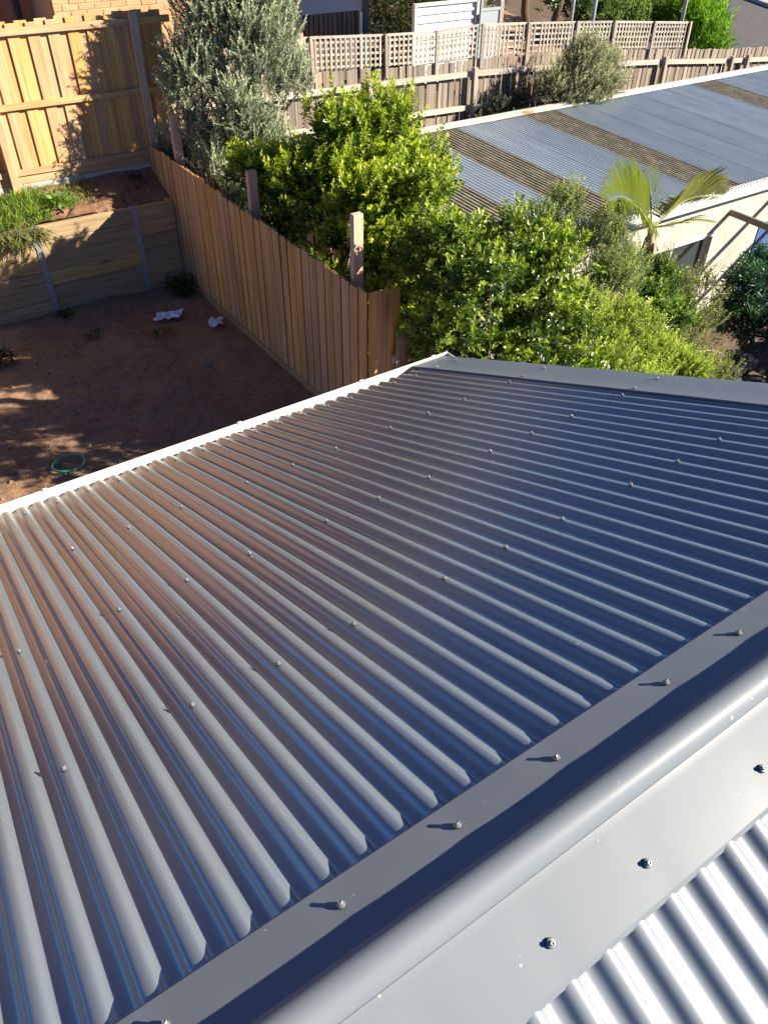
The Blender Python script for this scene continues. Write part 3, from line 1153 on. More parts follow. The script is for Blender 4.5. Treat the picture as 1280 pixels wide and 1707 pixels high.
V, F = box_vf(6.5, 9.3, 10.25, 11.45, -2.76, -2.5)
o = obj('concrete_path', V, F, M['concrete'])
o['kind'] = 'structure'

# ------------------------------------------------------------------ white steel fence panel, gate, posts and poles
wf = thing('steel_fence', 'white ribbed steel fence panel standing behind the lattice', 'fence', (10, 11.6, -2.75))
rib = []
z = -1.6
while z < -0.27:
    rib += [(0.0, z), (0.0, z + .07), (0.03, z + .085), (0.03, z + .125), (0.0, z + .14)]
    z += 0.14
V, F = sweep(rib, lambda t, u, v: Vector((t, 11.6 - u, v)), [9.42, 10.9])
obj('ribbed_sheet', V, F, M['white_steel'], wf)
obj('top_rail', *box_vf(9.40, 10.92, 11.555, 11.64, -0.25, -0.205), M['white_steel'], wf)
obj('post', *box_vf(9.35, 9.40, 11.55, 11.64, -2.8, -0.2), M['white_steel'], wf)
gt = thing('gate', 'low grey steel gate between white panel and timber post', 'gate', (11, 11.5, -2.75))
obj('panel', *box_vf(10.98, 11.42, 11.50, 11.52, -1.5, -0.42), M['gate'], gt)
obj('gate_frame', *box_vf(10.94, 10.98, 11.48, 11.54, -2.8, -0.2), M['gate'], gt)
obj('gate_frame', *box_vf(10.98, 11.46, 11.485, 11.535, -0.42, -0.37), M['gate'], gt)
V, F = box_vf(11.02, 11.09, 11.70, 11.77, -2.8, 1.6)
tag(obj('post', V, F, M['white_steel'], loc=(11.05, 11.73, -2.8)), 'slim white steel post rising beside the grey gate', 'post')
V, F = bev_box(0.13, 0.13, 2.55, 0.02)
tag(link('post', mesh('post', V, F, M['grey_post']), None, Matrix.Translation((11.5, 11.55, -2.8))), 'stout weathered timber post with chamfered top right of the grey gate', 'post')
V, F = bev_box(0.12, 0.1, 4.0, 0.02)
tag(link('post', mesh('post', V, F, M['batten']), None, Matrix.Translation((11.38, 11.95, -2.8))), 'brown timber post just behind the stout weathered one by the gate', 'post')
PL = [((15.1, 13.0), 0.045, 'leftmost and thinnest of three grey steel poles behind the lattice'),
      ((15.85, 13.0), 0.055, 'thicker pale steel pole beside a thin one behind the lattice'),
      ((19.3, 13.0), 0.05, 'lone galvanised steel pole in front of bright green shrub')]
for (px_, py_), r, lab in PL:
    V, F = tube([(px_, py_, -3.3), (px_, py_, 1.5)], [r, r], 10)
    tag(obj('steel_pole', V, F, M['galv'], loc=(px_, py_, -3.3), smooth=True), lab, 'pole', 'steel poles behind the lattice fence')


# ------------------------------------------------------------------ foliage
def build_leaves(name, P, D, Nn, L, W, Cc, mat, parent):
    """P base, D axis, Nn normal: numpy (n,3). Leaf = two triangles folded along the midrib."""
    n = len(P)
    S = np.cross(D, Nn)
    S /= np.linalg.norm(S, axis=1, keepdims=True) + 1e-9
    Nn = np.cross(S, D)
    L = L[:, None]
    W = W[:, None]
    V = np.empty((n, 4, 3))
    V[:, 0] = P
    mid = P + D * L * 0.5
    V[:, 1] = mid + S * W * 0.5 + Nn * W * 0.14
    V[:, 2] = P + D * L - Nn * L * 0.08
    V[:, 3] = mid - S * W * 0.5 + Nn * W * 0.14
    me = bpy.data.meshes.new(name)
    me.vertices.add(n * 4)
    me.vertices.foreach_set('co', V.reshape(-1))
    idx = np.arange(n)[:, None] * 4
    tri = np.concatenate([idx + [0, 1, 2], idx + [0, 2, 3]], axis=1).reshape(-1)
    me.loops.add(n * 6)
    me.loops.foreach_set('vertex_index', tri.astype(np.int32))
    me.polygons.add(n * 2)
    me.polygons.foreach_set('loop_start', np.arange(0, n * 6, 3, dtype=np.int32))
    me.polygons.foreach_set('loop_total', np.full(n * 2, 3, dtype=np.int32))
    at = me.color_attributes.new('col', 'FLOAT_COLOR', 'POINT')
    c4 = np.ones((n, 4, 4))
    c4[:, :, :3] = Cc[:, None, :]
    at.data.foreach_set('color', c4.reshape(-1))
    me.materials.append(mat)
    me.update()
    me.validate()
    return link(name, me, parent)


def unit(v):
    return v / (np.linalg.norm(v, axis=-1, keepdims=True) + 1e-9)


def foliage(seed, lobes, n_shoots, slen, per, leaf, up, old, young, mat, parent, ybias=0.5, outer=0.6, spread=55, clip=None, name='crown', stems=None, squash=1.0, lump=0.35):
    """shoots spread over the lobes, leaves set along each shoot; young leaves towards the shoot tips"""
    rng = np.random.default_rng(seed)
    lobes = np.array([l[:4] for l in lobes], float)
    wgt = lobes[:, 3] ** 2
    wgt /= wgt.sum()
    li = rng.choice(len(lobes), n_shoots, p=wgt)
    d = unit(rng.normal(size=(n_shoots, 3)))
    d[:, 2] = np.where(d[:, 2] < -0.55, -d[:, 2], d[:, 2])
    r = outer + (1 - outer) * rng.random(n_shoots) ** 0.6
    lum = np.array([noise.noise((float(a[0] * 2.3 + i * 5.1), float(a[1] * 2.3), float(a[2] * 2.3))) for a, i in zip(d, li)])
    r = r * (1 + lump * lum)
    R = lobes[li, 3]
    tip = lobes[li, :3] + d * (r * R)[:, None] * np.array([1, 1, squash])
    sd = unit(d * (1 - up) + np.array([0, 0, 1.0]) * up + rng.normal(size=(n_shoots, 3)) * 0.28)
    ln = slen * rng.uniform(0.6, 1.4, n_shoots)
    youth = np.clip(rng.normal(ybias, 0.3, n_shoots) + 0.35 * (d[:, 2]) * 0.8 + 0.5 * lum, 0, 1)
    t = np.tile(np.linspace(0.05, 1.0, per), n_shoots)
    si = np.repeat(np.arange(n_shoots), per)
    N = n_shoots * per
    base = tip[si] + sd[si] * (ln[si] * (t - 0.6))[:, None]
    # frame round the shoot
    ref = unit(np.cross(sd, np.array([0.31, 0.17, 0.93])))
    oth = np.cross(sd, ref)
    ang = np.tile(np.arange(per) * 2.39996, n_shoots) + rng.random(N) * 0.9
    out = ref[si] * np.cos(ang)[:, None] + oth[si] * np.sin(ang)[:, None]
    sp = np.radians(spread) * (1.15 - 0.55 * t) * rng.uniform(0.7, 1.25, N)
    D = unit(sd[si] * np.cos(sp)[:, None] + out * np.sin(sp)[:, None] + rng.normal(size=(N, 3)) * 0.12)
    Nn = unit(sd[si] * np.sin(sp)[:, None] - out * np.cos(sp)[:, None] + rng.normal(size=(N, 3)) * 0.25)
    Nn = np.where((Nn[:, 2] < 0)[:, None], -Nn, Nn)
    L = leaf[0] * rng.uniform(0.5, 1.4, N) * (1.1 - 0.35 * t)
    W = leaf[1] * rng.uniform(0.75, 1.2, N) * (1.1 - 0.3 * t)
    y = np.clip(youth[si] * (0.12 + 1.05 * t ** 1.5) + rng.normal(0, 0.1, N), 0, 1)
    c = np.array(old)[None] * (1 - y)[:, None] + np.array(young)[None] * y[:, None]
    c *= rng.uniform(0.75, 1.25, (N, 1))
    keep = np.ones(N, bool)
    if clip is not None:
        keep = clip(base + D * L[:, None])
    o = build_leaves(name, base[keep], D[keep], Nn[keep], L[keep], W[keep], c[keep], mat, parent)
    if stems:
        a = Acc()
        for i in range(0, n_shoots, stems[1]):
            p1 = Vector(tip[i] + sd[i] * ln[i] * 0.4)
            p0 = Vector(tip[i] - sd[i] * ln[i] * 0.6)
            c0 = Vector(lobes[li[i], :3])
            a.add(tube([p0 + (c0 - p0) * 0.5, p0, p1], [stems[0] * 1.6, stems[0], stems[0] * 0.4], 3, False))
        obj('twigs', a.V, a.F, M['greybark'], parent)
    return o


def branches(base, lobes, r0, mat, parent, seed=1, name='stems', sway=0.12):
    rnd = random.Random(seed)
    a = Acc()
    for l in lobes:
        c = Vector(l[:3])
        b = Vector(base) + Vector((rnd.uniform(-.2, .2), rnd.uniform(-.2, .2), 0))
        pts, rad = [], []
        for i in range(6):
            t = i / 5
            p = b.lerp(c, t)
            p.z = b.z + (c.z - b.z) * (t ** 0.8)
            p += Vector((rnd.uniform(-sway, sway), rnd.uniform(-sway, sway), 0)) * (t * (1.2 - t) * 2)
            pts.append(p)
            rad.append(r0 * (1 - 0.75 * t))
        a.add(tube(pts, rad, 6))
        for _ in range(3):
            q = c + Vector((rnd.gauss(0, 1), rnd.gauss(0, 1), abs(rnd.gauss(0, 1)))).normalized() * l[3] * 0.8
            a.add(tube([pts[4], (pts[4] + q) / 2 + Vector((rnd.uniform(-.05, .05), rnd.uniform(-.05, .05), 0)), q], [r0 * 0.35, r0 * 0.25, r0 * 0.08], 4))
    return obj(name, a.V, a.F, mat, parent, smooth=True)


def no_fence(p):
    return ~((p[:, 0] < 2.98) & (p[:, 2] < -0.8) & (p[:, 1] > 3.2)) & ~((p[:, 0] < 1.95) & (p[:, 1] < 3.0))


# bright yellow-green shrub behind the yard fence
S1 = [(3.40, 5.75, -0.9, 0.42), (3.12, 6.2, -0.87, 0.30), (3.42, 6.25, -0.92, 0.33), (3.86, 5.36, -0.38, 0.46), (4.41, 5.39, -0.38, 0.46), (4.78, 5.2, -0.94, 0.47), (3.85, 4.9, -0.89, 0.55), (3.46, 5.4, -0.92, 0.5), (3.7, 4.2, -1.37, 0.40), (4.06, 4.6, -1.25, 0.48), (3.5, 4.8, -1.2, 0.36), (4.14, 5.6, -0.73, 0.55), (3.45, 4.1, -0.68, 0.36), (4.5, 4.3, -1.5, 0.5), (3.6, 3.7, -1.1, 0.35), (3.5, 5.2, -2.2, 0.45), (3.6, 6.0, -2.3, 0.45), (3.5, 4.4, -2.3, 0.4), (3.5, 6.8, -2.2, 0.42), (4.4, 5.0, -2.3, 0.5), (3.3, 5.9, -1.5, 0.32), (3.12, 6.6, -0.95, 0.26), (3.25, 4.3, -0.75, 0.28), (3.85, 3.85, -0.5, 0.28)]
t = thing('shrub', 'large bright yellow-green shrub with upright glossy shoots behind the yard fence', 'shrub', (4.2, 5.8, -3.9))
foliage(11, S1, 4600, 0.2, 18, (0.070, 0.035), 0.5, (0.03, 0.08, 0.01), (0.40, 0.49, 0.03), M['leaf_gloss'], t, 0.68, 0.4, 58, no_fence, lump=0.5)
branches((4.2, 5.7, -3.9), S1, 0.035, M['greybark'], t, 3)

# dense deep green hedge shrub beyond the roof corner
S2 = [(3.48, 3.0, -0.92, 0.30), (3.9, 2.6, -0.75, 0.37), (3.78, 2.85, -0.85, 0.24), (3.64, 2.6, -1.26, 0.45), (4.2, 2.4, -0.92, 0.34), (3.34, 2.8, -1.46, 0.29), (4.03, 2.3, -1.3, 0.40), (4.9, 2.9, -1.05, 0.28), (3.4, 2.7, -1.0, 0.32), (4.5, 2.7, -1.1, 0.4), (3.7, 2.3, -1.7, 0.4), (3.35, 2.6, -1.9, 0.35), (4.6, 2.4, -1.7, 0.5), (3.05, 2.35, -0.66, 0.28), (3.35, 2.75, -0.58, 0.26), (3.15, 2.0, -0.62, 0.30), (3.0, 2.3, -1.2, 0.35), (3.5, 3.15, -1.05, 0.28), (3.6, 2.25, -2.2, 0.40), (4.2, 2.1, -2.0, 0.45), (3.2, 2.5, -2.4, 0.32), (4.7, 2.2, -2.3, 0.4), (3.2, 2.95, -0.55, 0.25), (3.3, 3.25, -0.8, 0.22), (3.15, 2.5, -0.5, 0.26)]
t = thing('shrub', 'dense deep green glossy shrub filling the gap beyond the roof corner', 'shrub', (3.9, 2.6, -3.9))
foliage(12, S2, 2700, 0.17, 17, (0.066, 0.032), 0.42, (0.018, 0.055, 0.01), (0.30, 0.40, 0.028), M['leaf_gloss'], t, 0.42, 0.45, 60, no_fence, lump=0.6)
branches((3.9, 2.6, -3.9), S2, 0.010, M['bark'], t, 4)

# pale airy shrub in front of the shed
S3 = [(6.16, 3.4, -1.43, 0.38), (5.76, 3.7, -1.0, 0.26), (6.54, 3.3, -1.75, 0.30), (5.41, 3.7, -1.12, 0.24), (6.2, 3.2, -1.9, 0.4)]
t = thing('shrub', 'pale airy shrub with tiny leaves rising against the shed roof edge', 'shrub', (6.1, 3.4, -3.9))
foliage(13, S3, 1300, 0.26, 24, (0.032, 0.016), 0.62, (0.08, 0.125, 0.035), (0.33, 0.40, 0.12), M['leaf_soft'], t, 0.55, 0.45, 60, no_fence, stems=(0.0025, 3))
branches((6.0, 3.3, -3.9), S3, 0.02, M['greybark'], t, 5)

# lime fine-leaved shrub in the middle
S3b = [(5.38, 2.9, -1.95, 0.42), (5.95, 2.7, -2.23, 0.46), (6.36, 2.5, -2.6, 0.36), (5.46, 2.5, -2.3, 0.36), (6.0, 2.3, -2.7, 0.4), (6.75, 2.6, -2.7, 0.3), (6.9, 2.3, -2.85, 0.33), (5.0, 2.0, -2.45, 0.35), (5.6, 2.0, -2.6, 0.36)]
t = thing('shrub', 'lime green fine-leaved shrub pressing against the far edge of the roof', 'shrub', (5.9, 2.6, -3.9))
foliage(14, S3b, 3000, 0.2, 22, (0.036, 0.018), 0.5, (0.09, 0.15, 0.022), (0.38, 0.47, 0.065), M['leaf_soft'], t, 0.6, 0.5, 58, no_fence)
branches((5.9, 2.6, -3.9), S3b, 0.02, M['greybark'], t, 6)

S3c = [(7.06, 3.1, -2.0, 0.30), (6.75, 3.0, -2.2, 0.32), (7.2, 2.9, -2.45, 0.3)]
t = thing('shrub', 'small glossy mid-green shrub growing round the foot of the palm', 'shrub', (7.0, 3.0, -3.9))
foliage(15, S3c, 600, 0.2, 15, (0.058, 0.028), 0.4, (0.035, 0.085, 0.014), (0.19, 0.30, 0.025), M['leaf_gloss'], t, 0.55, 0.4, 60)
branches((7.0, 3.0, -3.9), S3c, 0.02, M['greybark'], t, 7)

# wispy sprays
S4 = [(7.37, 2.9, -2.25, 0.24), (7.78, 2.8, -2.63, 0.26), (7.39, 2.6, -2.86, 0.33), (7.05, 3.1, -1.72, 0.14), (7.87, 3.0, -2.05, 0.14), (7.4, 2.9, -2.0, 0.15), (8.0, 2.85, -2.35, 0.12), (7.35, 2.35, -3.05, 0.3), (7.75, 2.3, -3.2, 0.28), (7.0, 2.2, -3.0, 0.28)]
t = thing('shrub', 'wispy straggling shrub with small leaves on long sprays before the shed wall', 'shrub', (7.5, 2.8, -3.9))
foliage(16, S4, 480, 0.34, 30, (0.034, 0.018), 0.72, (0.08, 0.11, 0.03), (0.30, 0.36, 0.09), M['leaf_soft'], t, 0.5, 0.2, 65, stems=(0.003, 1))
branches((7.5, 2.8, -3.9), S4, 0.015, M['bark'], t, 8)

# dark long-leaved shrub on the right edge
S5 = [(8.76, 2.9, -2.45, 0.36), (9.03, 2.7, -2.94, 0.48), (8.71, 2.9, -2.84, 0.33), (9.35, 3.1, -2.42, 0.34), (9.4, 2.6, -2.9, 0.45), (9.9, 2.3, -2.6, 0.6), (9.6, 1.7, -2.8, 0.6), (10.4, 2.0, -2.3, 0.7)]  # last lobes lie out of view, added to shade the stones
t = thing('shrub', 'dark blue-green shrub with long narrow leaves at the right edge by the shed', 'shrub', (9.0, 2.8, -3.9))
foliage(17, S5, 1500, 0.16, 20, (0.125, 0.022), 0.35, (0.018, 0.055, 0.028), (0.06, 0.15, 0.05), M['leaf_gloss'], t, 0.4, 0.5, 75)
branches((9.0, 2.8, -3.9), S5, 0.025, M['bark'], t, 9)

# tall grey-green tree at the fence corner
SO = [(3.38, 8.23, -0.17, 0.48), (4.13, 8.04, 0.07, 0.67), (4.6, 7.95, -0.28, 0.34), (3.69, 7.66, -0.58, 0.5), (3.09, 8.04, -0.66, 0.33), (3.72, 8.33, 0.48, 0.5), (4.35, 8.04, 0.52, 0.43), (4.11, 8.14, 1.01, 0.48), (3.51, 8.04, -1.13, 0.38), (4.04, 7.76, -1.13, 0.48), (3.18, 7.66, -1.32, 0.4), (3.28, 7.09, -1.46, 0.34), (3.94, 7.28, -1.42, 0.43), (3.66, 8.14, -1.7, 0.53), (3.09, 8.61, -1.23, 0.38)]
t = thing('tree', 'tall silvery grey-green tree with fine upright branches in the fence corner', 'tree', (3.6, 7.6, -3.0))
foliage(18, SO, 4600, 0.34, 36, (0.046, 0.019), 0.62, (0.12, 0.15, 0.095), (0.56, 0.62, 0.43), M['leaf_grey'], t, 0.55, 0.3, 40, lambda p: ~(((p[:, 0] < 2.95) & (p[:, 2] < -0.95)) | ((p[:, 0] < 3.12) & (p[:, 1] < 8.3) & (p[:, 2] < -0.45))), stems=(0.002, 6))
branches((3.6, 7.6, -3.0), SO, 0.05, M['greybark'], t, 10, 'limbs')
V, F = tube([(3.6, 7.6, -3.4), (3.63, 7.6, -2.2), (3.6, 7.62, -1.5), (3.7, 7.6, -0.8)], [0.11, 0.09, 0.08, 0.05], 8)
obj('trunk', V, F, M['greybark'], t, smooth=True)

# grey-green bush leaning over the shed roof
SB = [(11.38, 8.9, -1.18, 0.56), (10.75, 9.0, -1.33, 0.42), (12.1, 9.0, -1.15, 0.42), (11.5, 8.65, -1.36, 0.40), (11.0, 8.7, -1.42, 0.34), (11.95, 8.7, -1.38, 0.34), (11.5, 9.0, -0.85, 0.4)]
t = thing('bush', 'rounded grey-green bush spilling over the top edge of the shed roof', 'bush', (11.4, 9.1, -2.75))
foliage(19, SB, 1300, 0.26, 24, (0.055, 0.018), 0.4, (0.11, 0.13, 0.065), (0.46, 0.48, 0.28), M['leaf_grey'], t, 0.55, 0.4, 50, stems=(0.003, 2))
branches((11.4, 9.15, -2.75), SB, 0.04, M['greybark'], t, 11)
SCB = [(9.85, 9.45, -1.66, 0.24), (10.35, 9.5, -1.55, 0.28), (10.1, 9.45, -1.95, 0.3), (9.3, 9.4, -1.85, 0.16)]
t = thing('bush', 'sparse grey-leaved plant growing between the old fence and shed roof', 'bush', (9.9, 9.4, -2.75))
foliage(20, SCB, 240, 0.16, 16, (0.05, 0.03), 0.3, (0.05, 0.075, 0.04), (0.2, 0.25, 0.15), M['leaf_grey'], t, 0.4, 0.3, 60, stems=(0.003, 2))

# background plants across the old fence
t = thing('shrub', 'mid-green flowering shrub seen above the lattice left of the lone pole', 'shrub', (21.7, 17, -3.5))
SK = [(21.2, 17.0, -2.3, 1.0), (23.0, 17.5, -2.4, 0.95), (20.4, 17.3, -2.0, 0.8), (24.3, 17.8, -2.3, 0.8), (22.5, 18.2, -1.6, 1.0)]
foliage(21, SK, 900, 0.5, 12, (0.17, 0.06), 0.35, (0.035, 0.075, 0.016), (0.17, 0.26, 0.04), M['leaf_soft'], t, 0.5, 0.6, 60)
branches((21.7, 17.2, -3.5), SK, 0.05, M['bark'], t, 12)
t = thing('shrub', 'vivid lime green strappy shrub beside the road at the end of the lattice', 'shrub', (24.3, 15.7, -3.5))
SL = [(24.0, 15.8, -2.55, 0.85), (24.9, 16.4, -2.5, 0.85), (23.6, 16.3, -2.1, 0.7), (24.6, 15.6, -3.0, 0.6)]
foliage(22, SL, 700, 0.5, 12, (0.28, 0.035), 0.75, (0.06, 0.14, 0.012), (0.20, 0.40, 0.02), M['leaf_soft'], t, 0.6, 0.5, 35)
t = thing('tree', 'dark leafy tree with two leaning trunks behind the lattice', 'tree', (18.6, 17.5, -3.3))
ST = [(18.3, 17.8, -0.6, 0.9), (19.6, 18.2, -0.5, 1.1), (19.0, 17.2, 0.4, 1.2), (20.6, 18.0, 0.3, 1.1), (19.3, 17.9, -1.5, 0.55)]
foliage(23, ST, 800, 0.35, 14, (0.13, 0.06), 0.2, (0.018, 0.045, 0.012), (0.09, 0.16, 0.02), M['leaf_gloss'], t, 0.4, 0.5, 60)
for pts in ([(18.1, 17.3, -3.4), (17.95, 17.3, -2.4), (17.6, 17.3, -1.6), (17.7, 17.5, -0.4)], [(18.9, 17.5, -3.4), (19.0, 17.5, -2.4), (19.3, 17.6, -1.5), (19.3, 17.6, -0.2)]):
    V, F = tube(pts, [0.17, 0.14, 0.12, 0.09], 8)
    obj('trunk', V, F, M['bark'], t, smooth=True)
t = thing('shrub', 'dark strappy-leaved shrub in shade left of the white fence panel', 'shrub', (10.8, 14.5, -3))
SD = [(10.4, 14.4, -0.9, 0.75), (11.3, 14.8, -0.8, 0.8), (11.9, 14.2, -1.1, 0.7), (10.9, 14.3, -1.7, 0.8), (12.6, 14.8, -0.7, 0.8), (13.4, 14.6, -1.0, 0.6)]
foliage(24, SD, 500, 0.5, 12, (0.3, 0.03), 0.4, (0.022, 0.035, 0.014), (0.09, 0.10, 0.03), M['leaf_soft'], t, 0.3, 0.5, 55)
# leaf-littered bank with rocks
gb = soil_patch('garden_bank', 13.5, 20.5, 14.2, 24, 0.35, lambda x, y: -2.9 + 0.09 * (y - 14.2) + 0.12 * noise.noise((x, y, 0)), M['litter'])
rng = random.Random(5)


def rock_mesh(name, mat, seed, sub=2):
    bm = bmesh.new()
    bmesh.ops.create_icosphere(bm, subdivisions=sub, radius=1.0)
    for v in bm.verts:
        n = noise.noise(v.co * 1.3 + Vector((seed * 7.1, 0, 0)))
        v.co *= 1 + 0.45 * n
        v.co.z *= 0.7
    me = bpy.data.meshes.new(name)
    bm.to_mesh(me)
    bm.free()
    me.materials.append(mat)
    return me


RK = [rock_mesh('rock', M['palestone'], i) for i in range(3)]
for i in range(9):
    xx, yy, sc = 15.6 + rng.uniform(0, 3.0), 15.8 + rng.uniform(0, 3.5), rng.uniform(.15, .32)
    o = link('rock', RK[i % 3], None, Matrix.Translation((xx, yy, -2.9 + 0.09 * (yy - 14.2))) @ Matrix.Rotation(rng.uniform(0, 6), 4, 'Z') @ Matrix.Scale(sc, 4))
    tag(o, 'pale brown garden rock lying on the leaf-littered bank behind the lattice', 'rock', 'rocks on the leaf-littered bank')
V, F = bev_box(0.85, 0.55, 0.35, 0.03)
tag(link('concrete_box', mesh('concrete_box', V, F, M['concrete']), None, Matrix.Translation((23.6, 14.6, -3.45)) @ Matrix.Rotation(0.4, 4, 'Z')), 'low pale concrete box by the road end of the fence', 'box')

# ------------------------------------------------------------------ palm
palm = thing('palm', 'small palm with arching feathery fronds in front of the cream shed wall', 'palm', (7.38, 3.6, -3.9))
k = NT('palm_sheath')
vv = k.coords((30, 30, 2), jitter=True)
k.color(k.ramp(k.noise(vv, 1, 5), [(0.3, (0.2, 0.11, 0.065)), (0.7, (0.52, 0.42, 0.28))]))
k.set(0.7, 0.2)
M['sheath'] = k.m
V, F = tube([(7.42, 3.6, -3.95), (7.40, 3.6, -2.6), (7.37, 3.6, -2.1), (7.36, 3.6, -1.75), (7.30, 3.6, -1.45)], [0.09, 0.075, 0.07, 0.06, 0.035], 10)
obj('trunk', V, F, M['sheath'], palm, smooth=True)
for i in range(9):
    an = i * 2.4
    b0 = Vector((7.36, 3.6, -1.6 - 0.05 * i))
    dr = Vector((math.cos(an), math.sin(an), 0))
    pts = [b0 + dr * 0.05, b0 + dr * 0.085 + Vector((0, 0, -0.25)), b0 + dr * 0.12 + Vector((0, 0, -0.5 - 0.03 * i))]
    V, F = tube(pts, [0.03, 0.022, 0.006], 5)
    obj('sheath', V, F, M['sheath'], palm, smooth=True)


def leaflet_mesh(col, name):
    L = 1.0
    V = [(0, 0, 0), (0.3, 0.045, 0.02), (0.3, -0.045, 0.02), (0.3, 0, -0.01), (0.75, 0.03, -0.03), (0.75, -0.03, -0.03), (0.75, 0, -0.05), (1.0, 0, -0.12)]
    F = [(0, 3, 1), (0, 2, 3), (1, 3, 6, 4), (3, 2, 5, 6), (4, 6, 7), (6, 5, 7)]
    return mesh('leaflet', V, F, col)


def mat_palm(name, c):
    k = NT(name)
    k.color(k.hsv(k.mix(c, c, 0.5), k.rand(0.75, 1.25)))
    k.set(0.4, 0.4)
    tr = k.n('BsdfTranslucent')
    tr.inputs['Color'].default_value = (c[0] * 1.3, c[1] * 1.3, c[2], 1)
    mx = k.n('MixShader')
    mx.inputs[0].default_value = 0.35
    k.l(k.b.outputs[0], mx.inputs[1])
    k.l(tr.outputs[0], mx.inputs[2])
    k.l(mx.outputs[0], k.out.inputs['Surface'])
    return k.m


LFM = [leaflet_mesh(mat_palm('palm_green', (0.28, 0.34, 0.07)), 'leaflet'), leaflet_mesh(mat_palm('palm_dry', (0.42, 0.34, 0.16)), 'leaflet')]


def frond(pts, ll, n=34, dry=0.0, lift=(0.9, -0.3)):
    pts = [Vector(p) for p in pts]

    def at(t):
        f = t * (len(pts) - 1)
        i = min(int(f), len(pts) - 2)
        u = f - i
        p0 = pts[max(i - 1, 0)]
        p1, p2 = pts[i], pts[i + 1]
        p3 = pts[min(i + 2, len(pts) - 1)]
        return 0.5 * ((2 * p1) + (p2 - p0) * u + (2 * p0 - 5 * p1 + 4 * p2 - p3) * u * u + (3 * p1 - p0 - 3 * p2 + p3) * u ** 3)
    cs = [at(t / 14) for t in range(15)]
    V, F = tube(cs, [0.016 * (1 - 0.8 * t / 14) for t in range(15)], 5)
    fr = obj('frond', V, F, LFM[0].materials[0], palm, smooth=True)
    for i in range(n):
        t = 0.16 + 0.84 * i / (n - 1)
        p = at(min(t, 0.999))
        d = (at(min(t + .02, 1)) - at(t - .02)).normalized()
        side = d.cross(Vector((0, 0, 1))).normalized()
        upv = side.cross(d).normalized()
        L = ll * (0.45 + 0.75 * math.sin(PI * min(1, 0.15 + t * 0.85)) ) * random.uniform(.85, 1.1)
        for sgn in (-1, 1):
            lf_ = lift[0] if sgn > 0 else lift[1]
            x = (d * (0.35 + 0.45 * t) + side * sgn * (0.35 if sgn > 0 else 0.75) + upv * (lf_ + random.uniform(-.12, .12))).normalized()
            z = (upv - x * upv.dot(x)).normalized()
            y = z.cross(x)
            mw = Matrix.Translation(p) @ Matrix((x, y, z)).transposed().to_4x4() @ Matrix.Diagonal((L, L * 0.55, L, 1))
            me = LFM[1] if random.random() < dry + (0.35 * dry if t > .7 else 0) else LFM[0]
            link('leaflet', me, fr, mw)


CB = (7.28, 3.58, -1.5)
frond([CB, (7.09, 3.55, -1.34), (6.83, 3.53, -1.15), (6.6, 3.5, -1.0), (6.37, 3.47, -0.92), (6.10, 3.42, -0.92)], 0.46, 72, 0.04, (0.95, -0.28))
frond([CB, (7.48, 3.6, -1.44), (7.66, 3.61, -1.36), (7.88, 3.63, -1.30), (8.15, 3.66, -1.30), (8.45, 3.7, -1.36), (8.85, 3.75, -1.45)], 0.48, 74, 0.25, (0.8, -0.3))
frond([CB, (7.5, 3.45, -1.46), (7.75, 3.35, -1.42), (8.05, 3.25, -1.48)], 0.24, 22, 0.1, (0.2, -0.4))
frond([CB, (7.32, 3.7, -1.25), (7.4, 3.85, -1.08), (7.5, 4.0, -0.98)], 0.24, 20, 0.02, (0.5, 0.1))

# ------------------------------------------------------------------ small plants and litter in the yard and on the terrace
def grass_blades(name, n, area, h, spread, cols, seed, parent=None, lean=(0, 0, 0), zf=None, width=0.008):
    rng = np.random.default_rng(seed)
    x0, x1, y0, y1 = area
    P = np.stack([rng.uniform(x0, x1, n), rng.uniform(y0, y1, n), np.zeros(n)], 1)
    P[:, 2] = [zf(a, b) for a, b in P[:, :2]]
    D = unit(np.stack([rng.normal(0, spread, n) + lean[0], rng.normal(0, spread, n) + lean[1], np.full(n, 1.0) + lean[2]], 1))
    Nn = unit(rng.normal(size=(n, 3)))
    L = h * rng.uniform(0.5, 1.3, n)
    W = np.full(n, width) * rng.uniform(.7, 1.3, n)
    y = rng.random(n)[:, None]
    c = np.array(cols[0]) * (1 - y) + np.array(cols[1]) * y
    c *= rng.uniform(.7, 1.3, (n, 1))
    return build_leaves(name, P, D, Nn, L, W, c, M['leaf_soft'], parent)


gtop = grass_blades('grass', 3800, (-0.6, 1.18, 8.30, 8.82), 0.15, 0.75, ((0.1, 0.2, 0.03), (0.34, 0.44, 0.09)), 31, None, (0, -0.25, 0), terr_z)
gtop['kind'] = 'stuff'
g2 = grass_blades('grass', 500, (1.0, 1.85, 8.5, 8.93), 0.11, 0.8, ((0.1, 0.17, 0.03), (0.33, 0.35, 0.1)), 32, None, (0, 0, 0), terr_z)
g2['kind'] = 'stuff'
g3 = grass_blades('grass', 900, (0.3, 0.95, 8.12, 8.30), 0.27, 0.6, ((0.1, 0.13, 0.04), (0.36, 0.36, 0.16)), 33, None, (0, -0.35, -1.5), lambda x, y: -1.68)
g3['kind'] = 'stuff'


